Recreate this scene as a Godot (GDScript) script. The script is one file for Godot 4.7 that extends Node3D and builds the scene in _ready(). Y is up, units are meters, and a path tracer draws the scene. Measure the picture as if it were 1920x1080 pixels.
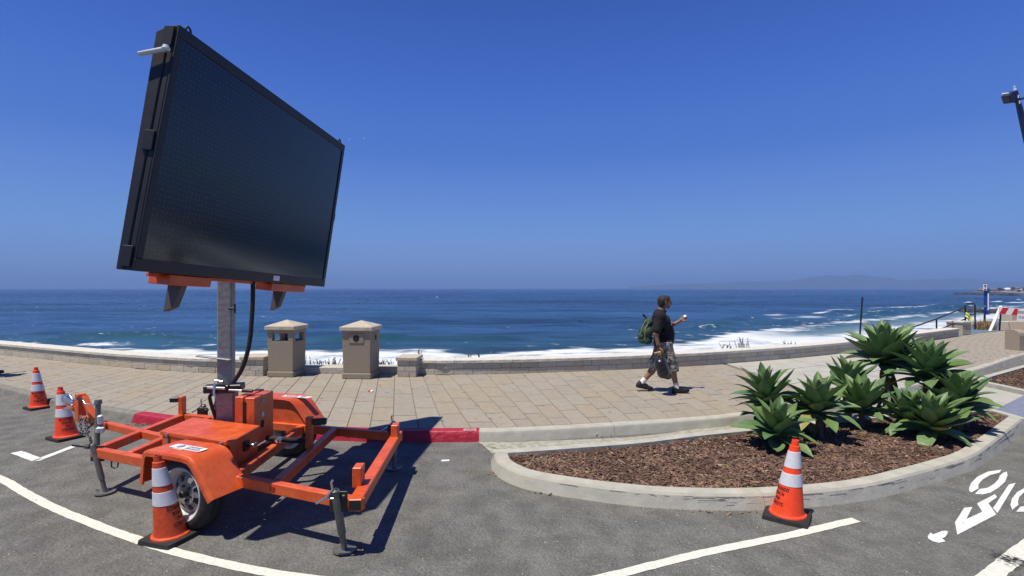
extends Node3D

# ---------------------------------------------------------------- state
var mats := {}
var taken := {}
var rng := RandomNumberGenerator.new()
const CAM := Vector3(0, 1.95, 0)

# ---------------------------------------------------------------- naming helpers
func numbered(called: String) -> String:
	if not taken.has(called):
		taken[called] = 0
		return called
	taken[called] += 1
	return "%s_%03d" % [called, taken[called]]

func tag(o: Node3D, label: String, category: String, group := "", kind := "") -> Node3D:
	if label: o.set_meta("label", label)
	if category: o.set_meta("category", category)
	if group: o.set_meta("group", group)
	if kind: o.set_meta("kind", kind)
	return o

func thing(called: String, label: String, category: String, at := Vector3.ZERO, group := "", kind := "") -> Node3D:
	var o := Node3D.new()
	o.name = numbered(called)
	add_child(o)
	o.position = at
	tag(o, label, category, group, kind)
	return o

func commit(called: String, st: SurfaceTool, m: Material, parent: Node3D = null) -> MeshInstance3D:
	st.generate_normals()
	return put_mesh(called, st.commit(), m, parent)

func put_mesh(called: String, mesh: Mesh, m: Material, parent: Node3D = null) -> MeshInstance3D:
	var o := MeshInstance3D.new()
	o.mesh = mesh
	o.material_override = m
	if parent == null:
		o.name = numbered(called)
		add_child(o, true)
	else:
		var n := called
		var k := 0
		while parent.has_node(NodePath(n)):
			k += 1
			n = "%s_%03d" % [called, k]
		o.name = n
		parent.add_child(o, true)
		if parent.has_meta("drawn_in_place"): o.position = -parent.position
	return o

func struct(called: String, st: SurfaceTool, m: Material) -> MeshInstance3D:
	var o := commit(called, st, m)
	o.set_meta("kind", "structure")
	return o

func begin() -> SurfaceTool:
	var st := SurfaceTool.new()
	st.begin(Mesh.PRIMITIVE_TRIANGLES)
	st.set_smooth_group(-1)
	return st

# ---------------------------------------------------------------- geometry helpers
func tri(st: SurfaceTool, a: Vector3, b: Vector3, c: Vector3, inside: Vector3) -> void:
	var n := (a - c).cross(a - b)
	if n.dot((a + b + c) / 3.0 - inside) < 0:
		st.add_vertex(a); st.add_vertex(c); st.add_vertex(b)
	else:
		st.add_vertex(a); st.add_vertex(b); st.add_vertex(c)

func quad(st: SurfaceTool, a: Vector3, b: Vector3, c: Vector3, d: Vector3, inside: Vector3) -> void:
	tri(st, a, b, c, inside)
	tri(st, a, c, d, inside)

# a ground sheet quad that faces up
func up_quad(st: SurfaceTool, a: Vector3, b: Vector3, c: Vector3, d: Vector3) -> void:
	quad(st, a, b, c, d, (a + b + c + d) / 4.0 - Vector3(0, 9, 0))

# eight corners, index bits x=1 y=2 z=4, with chamfered edges
func hexa(st: SurfaceTool, c: Array, bevel := 0.0) -> void:
	var mid := Vector3.ZERO
	for p in c: mid += p / 8.0
	if bevel <= 0.0:
		for f in [[0, 1, 3, 2], [4, 5, 7, 6], [0, 1, 5, 4], [2, 3, 7, 6], [0, 2, 6, 4], [1, 3, 7, 5]]:
			quad(st, c[f[0]], c[f[1]], c[f[2]], c[f[3]], mid)
		return
	var at := func(i: int, ax: int) -> Vector3:   # the corner i pulled in along the two axes other than ax
		var p: Vector3 = c[i]
		var r := p
		for k in 3:
			if k == ax: continue
			var e: Vector3 = c[i ^ (1 << k)] - p
			r += e.normalized() * minf(bevel, e.length() * 0.45)
		return r
	for ax in 3:
		var b1: int = 1 << ((ax + 1) % 3)
		var b2: int = 1 << ((ax + 2) % 3)
		for s in 2:
			var o: int = s << ax
			quad(st, at.call(o, ax), at.call(o | b1, ax), at.call(o | b1 | b2, ax), at.call(o | b2, ax), mid)
	for ax in 3:
		var p1 := (ax + 1) % 3
		var p2 := (ax + 2) % 3
		for s in 4:
			var i: int = ((s & 1) << p1) | ((s >> 1) << p2)
			var j: int = i | (1 << ax)
			quad(st, at.call(i, p1), at.call(j, p1), at.call(j, p2), at.call(i, p2), mid)
	for i in 8:
		tri(st, at.call(i, 0), at.call(i, 1), at.call(i, 2), mid)

func box(st: SurfaceTool, xf: Transform3D, size: Vector3, bevel := 0.0) -> void:
	var c := []
	for i in 8:
		c.append(xf * (Vector3(-0.5 if i & 1 == 0 else 0.5, -0.5 if i & 2 == 0 else 0.5, -0.5 if i & 4 == 0 else 0.5) * size))
	hexa(st, c, bevel)

func frame_to(p0: Vector3, p1: Vector3, up := Vector3.UP) -> Basis:
	var z := (p1 - p0).normalized()
	if absf(z.dot(up)) > 0.98: up = Vector3.RIGHT
	var x := up.cross(z).normalized()
	return Basis(x, z.cross(x), z)

func beam(st: SurfaceTool, p0: Vector3, p1: Vector3, w: float, h: float, bevel := 0.006, up := Vector3.UP) -> void:
	box(st, Transform3D(frame_to(p0, p1, up), (p0 + p1) / 2.0), Vector3(w, h, p0.distance_to(p1)), bevel)

func tube(st: SurfaceTool, pts: Array, radii, sides := 10, caps := true) -> void:
	var rings := []
	var n := pts.size()
	var up := Vector3.UP
	for i in n:
		var d: Vector3 = (pts[mini(i + 1, n - 1)] - pts[maxi(i - 1, 0)]).normalized()
		if absf(d.dot(up)) > 0.95: up = Vector3.RIGHT if absf(d.x) < 0.9 else Vector3.BACK
		var x := up.cross(d).normalized()
		var y := d.cross(x)
		up = y
		var r: float = radii[i] if radii is Array else radii
		var ring := []
		for k in sides:
			var a := TAU * k / sides
			ring.append(pts[i] + (x * cos(a) + y * sin(a)) * r)
		rings.append(ring)
	st.set_smooth_group(1)
	for i in n - 1:
		var mid: Vector3 = (pts[i] + pts[i + 1]) / 2.0
		for k in sides:
			var k2 := (k + 1) % sides
			quad(st, rings[i][k], rings[i][k2], rings[i + 1][k2], rings[i + 1][k], mid)
	if caps:
		st.set_smooth_group(-1)
		for e in [[0, 1], [n - 1, n - 2]]:
			for k in sides:
				tri(st, pts[e[0]], rings[e[0]][k], rings[e[0]][(k + 1) % sides], pts[e[1]])
	st.set_smooth_group(-1)

# profile of Vector2(radius, height); every run between «sharp» corners is smoothed on its own
func lathe(st: SurfaceTool, profile: Array, xf := Transform3D(), sides := 24, lean := Vector2.ZERO, sharp := true) -> void:
	for i in profile.size() - 1:
		var a: Vector2 = profile[i]
		var b: Vector2 = profile[i + 1]
		st.set_smooth_group(i + 2 if sharp else 1)
		var t := (b - a).normalized()
		for k in sides:
			var a0 := TAU * k / sides
			var a1 := TAU * (k + 1) / sides
			var p := []
			for q in [[a, a0], [a, a1], [b, a1], [b, a0]]:
				p.append(xf * Vector3(cos(q[1]) * q[0].x + lean.x * q[0].y, q[0].y, sin(q[1]) * q[0].x + lean.y * q[0].y))
			var am := (a0 + a1) / 2.0
			var out := Vector3(cos(am) * t.y, -t.x, sin(am) * t.y)
			var mid: Vector3 = (p[0] + p[1] + p[2] + p[3]) / 4.0 - xf.basis * out
			quad(st, p[0], p[1], p[2], p[3], mid)
	st.set_smooth_group(-1)

func plate(st: SurfaceTool, poly: PackedVector2Array, put: Callable, y0: float, y1: float) -> void:   # a flat outline with thickness; put(Vector2, y) places a point
	var idx := Geometry2D.triangulate_polygon(poly)
	var low: Vector3 = put.call(poly[0], y0)
	var high: Vector3 = put.call(poly[0], y1)
	var dir := (high - low).normalized() * 5.0
	for i in range(0, idx.size(), 3):
		var a: Vector3 = put.call(poly[idx[i]], y1)
		tri(st, a, put.call(poly[idx[i + 1]], y1), put.call(poly[idx[i + 2]], y1), a - dir)
	var ccw := not Geometry2D.is_polygon_clockwise(poly)
	for i in poly.size():
		var p := poly[i]
		var q := poly[(i + 1) % poly.size()]
		var o := Vector2(q.y - p.y, p.x - q.x).normalized() * 0.001 * (1.0 if ccw else -1.0)
		var m := (p + q) / 2.0
		var inside: Vector3 = put.call(m - o, (y0 + y1) / 2.0)
		var here: Vector3 = put.call(m, (y0 + y1) / 2.0)
		quad(st, put.call(p, y0), put.call(q, y0), put.call(q, y1), put.call(p, y1), here + (inside - here) * 1000.0)

# ---------------------------------------------------------------- lines on the ground
func lengths(pts: Array) -> Array:
	var l := [0.0]
	for i in range(1, pts.size()): l.append(l[-1] + pts[i].distance_to(pts[i - 1]))
	return l

func smooth_line(pts: Array, per := 8) -> Array:   # Catmull-Rom through the points
	var out := []
	for i in pts.size() - 1:
		var a: Vector3 = pts[maxi(i - 1, 0)]
		var d: Vector3 = pts[mini(i + 2, pts.size() - 1)]
		for k in per:
			out.append(pts[i].cubic_interpolate(pts[i + 1], a, d, float(k) / per))
	out.append(pts[-1])
	return out

func along(pts: Array, lens: Array, s: float) -> Vector3:
	if s <= 0: return pts[0] + (pts[0] - pts[1]).normalized() * -s
	for i in range(1, pts.size()):
		if s <= lens[i]:
			return pts[i - 1].lerp(pts[i], (s - lens[i - 1]) / maxf(lens[i] - lens[i - 1], 1e-6))
	return pts[-1] + (pts[-1] - pts[-2]).normalized() * (s - lens[-1])

func resample(pts: Array, step: float) -> Array:
	var l := lengths(pts)
	var n := maxi(1, roundi(l[-1] / step))
	var out := []
	for i in n + 1: out.append(along(pts, l, l[-1] * i / n))
	return out

func side(pts: Array, i: int) -> Vector3:   # horizontal direction to the left of travel
	var d: Vector3 = (pts[mini(i + 1, pts.size() - 1)] - pts[maxi(i - 1, 0)])
	d.y = 0
	d = d.normalized()
	return Vector3(d.z, 0, -d.x)

# sweep a section, a list of Vector2(offset to the left of travel, height above the line)
func sweep(st: SurfaceTool, pts: Array, section: Array, closed := true, smooth := true, caps := true) -> void:
	var n := pts.size()
	var m := section.size()
	var rows := []
	var cen := Vector2.ZERO
	for q in section: cen += q / m
	for i in n:
		var o := side(pts, i)
		var row := []
		for q in section: row.append(pts[i] + o * q.x + Vector3(0, q.y, 0))
		row.append(pts[i] + o * cen.x + Vector3(0, cen.y, 0))
		rows.append(row)
	for j in (m if closed else m - 1):
		var j2 := (j + 1) % m
		st.set_smooth_group(j + 2 if smooth else -1)
		for i in n - 1:
			var mid: Vector3 = (rows[i][m] + rows[i + 1][m]) / 2.0
			if not closed: mid = (rows[i][j] + rows[i + 1][j2]) / 2.0 - Vector3(0, 9, 0)
			quad(st, rows[i][j], rows[i + 1][j], rows[i + 1][j2], rows[i][j2], mid)
	st.set_smooth_group(-1)
	if closed and caps:
		for e in [0, n - 1]:
			var inside: Vector3 = rows[1 if e == 0 else n - 2][m]
			for j in m: tri(st, rows[e][m], rows[e][j], rows[e][(j + 1) % m], inside)

# ---------------------------------------------------------------- text
func font(bold := true) -> SystemFont:
	var f := SystemFont.new()
	f.font_names = PackedStringArray(["Droid Sans"])
	f.font_weight = 700 if bold else 400
	return f

func lettering(st: SurfaceTool, text: String, height: float, place: Callable, stretch := 1.0) -> void:   # place(Vector2) -> point on the surface, with its outside as the second value
	var t := TextMesh.new()
	t.text = text
	t.font = font()
	t.font_size = 32
	t.pixel_size = height / 32.0 * 1.35
	t.depth = 0.0
	t.curve_step = 2.0
	var a := t.get_mesh_arrays()
	var v: PackedVector3Array = a[Mesh.ARRAY_VERTEX]
	var ix = a[Mesh.ARRAY_INDEX]
	var order = ix if ix != null and ix.size() else range(v.size())
	for i in range(0, order.size(), 3):
		var p := []
		for k in 3:
			var q := v[order[i + k]]
			p.append(place.call(Vector2(q.x * stretch, q.y)))
		tri(st, p[0][0], p[1][0], p[2][0], p[0][1])

# ---------------------------------------------------------------- materials
func srgb(r: float, g: float, b: float) -> Color:
	return Color(r, g, b).linear_to_srgb()

func noise_image(size: int, freq: float, octaves: int, seed_: int) -> Image:
	var n := FastNoiseLite.new()
	n.seed = seed_
	n.frequency = freq
	n.fractal_octaves = octaves
	return n.get_seamless_image(size, size)

# albedo texture: base colour times (1 + amount * mottling) with light and dark specks
func grain(size: int, lo: Color, hi: Color, freq: float, seed_: int, specks := 0.0, fine := 0.15, speck_gain := 2.2) -> ImageTexture:
	var a := noise_image(size, freq, 5, seed_).get_data()
	var r := RandomNumberGenerator.new()
	r.seed = seed_
	var d := PackedByteArray()
	d.resize(size * size * 3)
	for i in size * size:
		var t := clampf((a[i] / 255.0 - 0.5) * 1.3 + 0.5 + (r.randf() - 0.5) * fine * 2.0, 0.0, 1.0)
		var c := lo.lerp(hi, t)
		if specks > 0.0:
			var q := r.randf()
			if q < specks: c = c * (1.0 + (speck_gain - 1.0) * r.randf())
			elif q < specks * 2.0: c = c * (0.45 + 0.4 * r.randf())
		c = c.clamp().linear_to_srgb()
		d[i * 3] = int(c.r * 255)
		d[i * 3 + 1] = int(c.g * 255)
		d[i * 3 + 2] = int(c.b * 255)
	return ImageTexture.create_from_image(Image.create_from_data(size, size, false, Image.FORMAT_RGB8, d))

func bumps(size: int, freq: float, octaves: int, seed_: int, fine := 0.0) -> ImageTexture:
	var im := noise_image(size, freq, octaves, seed_)
	if fine > 0.0:
		var d := im.get_data()
		var r := RandomNumberGenerator.new()
		r.seed = seed_
		for i in d.size(): d[i] = clampi(int(d[i] + (r.randf() - 0.5) * 255.0 * fine), 0, 255)
		im = Image.create_from_data(size, size, false, Image.FORMAT_L8, d)
	im.convert(Image.FORMAT_RGBA8)
	im.bump_map_to_normal_map(6.0)
	return ImageTexture.create_from_image(im)

func mat(key: String, lo: Color, rough := 0.8, metal := 0.0) -> StandardMaterial3D:
	var m := StandardMaterial3D.new()
	m.albedo_color = lo.linear_to_srgb()
	m.roughness = rough
	m.metallic = metal
	mats[key] = m
	return m

func tmat(key: String, tex: Texture2D, metres: float, rough := 0.85, nrm: Texture2D = null, nscale := 1.0, world := true) -> StandardMaterial3D:
	var m := StandardMaterial3D.new()
	m.albedo_texture = tex
	m.roughness = rough
	m.uv1_triplanar = true
	m.uv1_world_triplanar = world
	m.uv1_scale = Vector3.ONE / metres
	if nrm:
		m.normal_enabled = true
		m.normal_texture = nrm
		m.normal_scale = nscale
	mats[key] = m
	return m

func variant(key: String, from: String, tint: Color) -> StandardMaterial3D:
	var m: StandardMaterial3D = mats[from].duplicate()
	m.albedo_color = tint
	mats[key] = m
	return m

# ================================================================ the scene
func _ready() -> void:
	rng.seed = 20240611
	camera_and_light()
	materials()
	ladder()
	build_road()
	build_kerbs()
	build_sidewalk()
	build_wall()
	build_planters()
	build_sea()
	build_coast()
	build_markings()
	build_trailer()
	build_cones()
	build_bins()
	build_person()
	build_agaves()
	build_far_side()
	build_small_things()

func camera_and_light() -> void:
	var cam := Camera3D.new()
	cam.name = "camera"
	cam.position = CAM
	cam.fov = 2.0 * rad_to_deg(atan(540.0 / 960.0))
	cam.near = 0.05
	cam.far = 30000.0
	add_child(cam)
	var env := Environment.new()
	env.tonemap_mode = Environment.TONE_MAPPER_LINEAR
	env.tonemap_exposure = 1.12
	env.background_mode = Environment.BG_SKY
	env.sdfgi_enabled = true
	env.ssao_enabled = true
	env.ssil_enabled = true
	env.sky = Sky.new()
	env.sky.sky_material = sky_air()
	env.fog_enabled = true
	env.fog_density = 0.00024
	env.fog_light_color = Color(0.607, 0.76, 1.0)
	var we := WorldEnvironment.new()
	we.name = "environment"
	we.environment = env
	add_child(we)
	var sun := DirectionalLight3D.new()
	sun.name = "sun"
	sun.light_energy = 1.55
	sun.light_color = Color(1.0, 0.965, 0.90)
	sun.light_angular_distance = 0.5
	sun.shadow_enabled = true
	add_child(sun)
	sun.look_at_from_position(Vector3.ZERO, Vector3(0.315, -1.0, -0.21), Vector3.BACK)

# clear air: paler towards the horizon, deep blue overhead, the same all round
func sky_air() -> PanoramaSkyMaterial:
	var h := 512
	var im := Image.create(8, h, false, Image.FORMAT_RGBF)
	var stops := [[0.0, Color(0.165, 0.272, 0.464)], [1.2, Color(0.183, 0.299, 0.509)], [5.4, Color(0.152, 0.299, 0.643)], [14.0, Color(0.071, 0.175, 0.562)], [22.0, Color(0.045, 0.127, 0.491)], [28.5, Color(0.032, 0.095, 0.397)], [50.0, Color(0.018, 0.054, 0.232)], [90.0, Color(0.012, 0.032, 0.138)]]
	for y in h:
		var el := 90.0 - (y + 0.5) / h * 180.0
		var c := Color(0.10, 0.11, 0.12)
		if el >= 0:
			for i in stops.size() - 1:
				if el >= stops[i][0] and el <= stops[i + 1][0]:
					c = stops[i][1].lerp(stops[i + 1][1], (el - stops[i][0]) / (stops[i + 1][0] - stops[i][0]))
		for x in 8: im.set_pixel(x, y, c)
	var m := PanoramaSkyMaterial.new()
	m.panorama = ImageTexture.create_from_image(im)
	return m

func materials() -> void:
	var rough_n := bumps(512, 0.02, 5, 5, 0.35)
	var soft_n := bumps(256, 0.03, 4, 6, 0.12)
	var asphalt := tmat("asphalt", grain(1024, Color(0.100, 0.099, 0.092), Color(0.168, 0.167, 0.157), 0.015, 11, 0.05, 0.45, 2.5), 6.0, 0.92, rough_n, 0.5)
	asphalt.vertex_color_use_as_albedo = true
	tmat("kerb", grain(512, Color(0.37, 0.36, 0.31), Color(0.46, 0.45, 0.39), 0.012, 12, 0.01, 0.12), 1.6, 0.88, soft_n, 0.2)
	tmat("kerb_old", grain(512, Color(0.15, 0.145, 0.125), Color(0.25, 0.24, 0.21), 0.02, 52, 0.02, 0.2), 1.4, 0.9, soft_n, 0.5)
	tmat("concrete", grain(512, Color(0.36, 0.35, 0.31), Color(0.44, 0.43, 0.385), 0.01, 13, 0.01, 0.12), 2.6, 0.88, soft_n, 0.35)
	tmat("gutter", grain(512, Color(0.25, 0.245, 0.205), Color(0.42, 0.41, 0.345), 0.02, 14, 0.03, 0.2), 1.3, 0.9, soft_n, 0.5)
	var paver := tmat("paver", grain(512, Color(0.288, 0.255, 0.206), Color(0.328, 0.297, 0.245), 0.014, 15, 0.015, 0.18), 1.1, 0.88, soft_n, 0.3)
	variant("paver_b", "paver", Color(0.972, 0.975, 0.985))
	variant("paver_c", "paver", Color(1.0, 0.985, 0.95))
	variant("paver_d", "paver", Color(0.985, 0.975, 0.965))
	tmat("joint", grain(256, Color(0.15, 0.135, 0.112), Color(0.20, 0.185, 0.155), 0.05, 16), 0.8, 0.95)
	tmat("block", grain(512, Color(0.44, 0.41, 0.34), Color(0.51, 0.48, 0.405), 0.018, 17, 0.02, 0.18), 0.9, 0.9, soft_n, 0.25)
	variant("block_b", "block", Color(0.93, 0.93, 0.92))
	variant("block_c", "block", Color(1.0, 0.975, 0.94))
	tmat("cap", grain(512, Color(0.55, 0.53, 0.47), Color(0.66, 0.64, 0.575), 0.015, 18, 0.02, 0.15), 1.2, 0.85, soft_n, 0.4)
	tmat("mortar", grain(256, Color(0.20, 0.185, 0.155), Color(0.27, 0.25, 0.21), 0.05, 19), 0.6, 0.95)
	tmat("bin", grain(512, Color(0.265, 0.222, 0.165), Color(0.325, 0.278, 0.212), 0.03, 20, 0.06, 0.22, 1.6), 0.5, 0.85, soft_n, 0.2)
	tmat("bin_cap", grain(512, Color(0.42, 0.37, 0.30), Color(0.52, 0.465, 0.38), 0.012, 21, 0.04, 0.18, 1.5), 0.9, 0.85, soft_n, 0.2)
	tmat("red_kerb", grain(512, Color(0.34, 0.008, 0.028), Color(0.42, 0.016, 0.045), 0.02, 22, 0.008, 0.15), 1.1, 0.55, soft_n, 0.5)
	tmat("line", grain(512, Color(0.60, 0.60, 0.53), Color(0.74, 0.74, 0.67), 0.03, 23, 0.02, 0.25, 0.6), 1.0, 0.7, rough_n, 0.15)
	tmat("white_paint", grain(512, Color(0.64, 0.66, 0.65), Color(0.76, 0.78, 0.77), 0.03, 24, 0.02, 0.2, 0.7), 1.0, 0.65, rough_n, 0.15)
	tmat("soil", grain(256, Color(0.05, 0.028, 0.018), Color(0.10, 0.055, 0.035), 0.05, 25, 0.02, 0.3), 0.7, 0.95, rough_n, 1.0)
	tmat("sand", grain(256, Color(0.32, 0.27, 0.20), Color(0.42, 0.36, 0.27), 0.01, 26), 6.0, 0.95)
	tmat("rock", grain(256, Color(0.035, 0.033, 0.032), Color(0.10, 0.095, 0.088), 0.03, 27, 0.02, 0.2), 2.0, 0.9, rough_n, 1.0)
	tmat("mat_blue", grain(256, Color(0.16, 0.18, 0.26), Color(0.20, 0.22, 0.30), 0.02, 28, 0.01, 0.15), 1.0, 0.85, soft_n, 0.5)
	# the trailer's paint: chalky orange, a little uneven
	var orange := tmat("orange", worn_paint(), 0.9, 0.42, soft_n, 0.08, false)
	orange.clearcoat_enabled = true
	orange.clearcoat = 0.15
	orange.clearcoat_roughness = 0.35
	tmat("orange_worn", grain(512, Color(0.50, 0.075, 0.018), Color(0.68, 0.115, 0.026), 0.02, 31, 0.02, 0.2, 0.6), 0.5, 0.6, soft_n, 0.2, false)
	tmat("cone", grain(256, Color(0.86, 0.055, 0.012), Color(0.96, 0.085, 0.02), 0.03, 32, 0.01, 0.1, 0.7), 0.4, 0.5, soft_n, 0.1, false)
	tmat("cone_old", grain(256, Color(0.50, 0.055, 0.012), Color(0.72, 0.085, 0.016), 0.03, 33, 0.04, 0.25, 0.5), 0.35, 0.6, soft_n, 0.2, false)
	tmat("collar", grain(256, Color(0.58, 0.60, 0.66), Color(0.70, 0.71, 0.76), 0.04, 34, 0.02, 0.15, 0.7), 0.3, 0.45, soft_n, 0.1, false)
	tmat("galvanised", grain(256, Color(0.22, 0.225, 0.225), Color(0.32, 0.325, 0.325), 0.03, 35, 0.0, 0.2), 0.5, 0.5, soft_n, 0.15, false).metallic = 0.3
	tmat("rubber", grain(256, Color(0.012, 0.012, 0.013), Color(0.024, 0.024, 0.025), 0.03, 36, 0.01, 0.2), 0.4, 0.75, soft_n, 0.3, false)
	tmat("black_metal", grain(256, Color(0.009, 0.010, 0.012), Color(0.015, 0.016, 0.018), 0.01, 37), 1.5, 0.5, soft_n, 0.06, false)
	mat("black_plastic", Color(0.012, 0.012, 0.014), 0.45)
	mat("chrome", Color(0.62, 0.63, 0.65), 0.25, 0.9)
	mat("steel", Color(0.30, 0.31, 0.32), 0.42, 0.7)
	tmat("rim_white", grain(256, Color(0.50, 0.50, 0.50), Color(0.62, 0.62, 0.62), 0.03, 38, 0.02, 0.1, 0.7), 0.4, 0.45, soft_n, 0.1, false)
	mat("dark", Color(0.006, 0.006, 0.007), 0.7)
	mat("sticker", Color(0.76, 0.76, 0.77), 0.45)
	mat("navy", Color(0.012, 0.022, 0.085), 0.5)
	mat("grey_ink", Color(0.30, 0.32, 0.36), 0.5)
	mat("buff", Color(0.60, 0.40, 0.22), 0.6)
	mat("chain_steel", Color(0.13, 0.13, 0.135), 0.5, 0.6)
	tmat("jack_steel", grain(128, Color(0.12, 0.12, 0.105), Color(0.21, 0.21, 0.19), 0.03, 71, 0.0, 0.2), 0.4, 0.45, null, 1.0, false).metallic = 0.35
	mat("hanger_steel", Color(0.10, 0.095, 0.09), 0.55, 0.3)
	mat("scuff", Color(0.17, 0.168, 0.16), 0.9)
	mat("ink", Color(0.012, 0.010, 0.010), 0.7)
	mat("lamp_red", Color(0.35, 0.01, 0.008), 0.25)
	mat("blue_paint", Color(0.012, 0.06, 0.30), 0.4)
	mat("rail_paint", Color(0.010, 0.014, 0.035), 0.45)
	mat("pole_blue", Color(0.010, 0.022, 0.075), 0.4)
	mat("pale_grey", Color(0.55, 0.60, 0.64), 0.4)
	mat("barricade_red", Color(0.55, 0.02, 0.03), 0.45)
	mat("bench", Color(0.34, 0.275, 0.215), 0.85)

func worn_paint() -> ImageTexture:
	var size := 768
	var a := noise_image(size, 0.006, 4, 30).get_data()
	var d2 := noise_image(size, 0.03, 5, 31).get_data()
	var r := RandomNumberGenerator.new()
	r.seed = 32
	var im := Image.create(size, size, false, Image.FORMAT_RGB8)
	for y in size:
		for x in size:
			var i := y * size + x
			var c := Color(0.60, 0.078, 0.013).lerp(Color(0.70, 0.130, 0.030), clampf((a[i] / 255.0 - 0.3) * 1.8, 0.0, 1.0))
			var dirt := clampf((d2[i] / 255.0 - 0.66) * 5.0, 0.0, 0.5)
			c = c.lerp(Color(0.20, 0.065, 0.03), dirt) * r.randf_range(0.95, 1.05)
			im.set_pixel(x, y, c.clamp().linear_to_srgb())
	for k in 150:   # scratches and chips down to primer and rust
		var p := Vector2(r.randf() * size, r.randf() * size)
		var v := Vector2.from_angle(r.randf() * TAU)
		var c := Color(0.10, 0.035, 0.018) if r.randf() < 0.6 else Color(0.62, 0.30, 0.19)
		for q in int(r.randf_range(2, 26)):
			p += v
			im.set_pixel(posmod(int(p.x), size), posmod(int(p.y), size), c.linear_to_srgb())
	return ImageTexture.create_from_image(im)

# ---------------------------------------------------------------- the promenade's two edges, rung by rung
var K := []   # front top edge of the kerb
var W := []   # foot of the sea wall
func ladder() -> void:
	K = smooth_line([Vector3(-13.291, 0.130, -11.495), Vector3(-9.394, 0.130, -9.394), Vector3(-8.217, 0.130, -8.736), Vector3(-7.297, 0.130, -8.242), Vector3(-6.067, 0.130, -7.663), Vector3(-3.753, 0.130, -6.798), Vector3(-2.024, 0.130, -6.544), Vector3(-1.455, 0.130, -6.495), Vector3(-0.312, 0.130, -6.519), Vector3(0.000, 0.130, -6.544), Vector3(0.872, 0.130, -6.694), Vector3(2.505, 0.130, -7.074), Vector3(3.379, 0.130, -7.372), Vector3(5.212, 0.130, -8.203), Vector3(10.122, 0.130, -11.272), Vector3(14.090, 0.130, -14.090), Vector3(21.563, 0.130, -18.991)], 8)
	W = smooth_line([Vector3(-13.223, 0.130, -13.650), Vector3(-9.665, 0.130, -12.050), Vector3(-8.437, 0.130, -11.571), Vector3(-7.350, 0.130, -11.200), Vector3(-6.582, 0.130, -10.989), Vector3(-4.748, 0.130, -10.852), Vector3(-3.030, 0.130, -10.852), Vector3(-2.430, 0.130, -10.852), Vector3(-1.440, 0.130, -10.719), Vector3(-1.131, 0.130, -10.752), Vector3(0.284, 0.130, -10.920), Vector3(2.245, 0.130, -11.345), Vector3(3.215, 0.130, -11.648), Vector3(5.152, 0.130, -12.304), Vector3(9.823, 0.130, -14.621), Vector3(18.116, 0.130, -20.083), Vector3(28.679, 0.130, -26.473)], 8)
	for e in [0, 1]:   # a further stretch past both ends
		var a: Array = K if e == 0 else W
		var first: Vector3 = a[0] + (a[0] - a[4]).normalized() * 7.0
		var last: Vector3 = a[-1] + (a[-1] - a[-5]).normalized() * 7.0
		a.push_front(first)
		a.push_back(last)

func rung(t: float, v: float) -> Vector3:
	var i := clampi(int(t), 0, K.size() - 2)
	var f := t - i
	var k: Vector3 = K[i].lerp(K[i + 1], f)
	var w: Vector3 = W[i].lerp(W[i + 1], f)
	return k.lerp(w, v)

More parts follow.
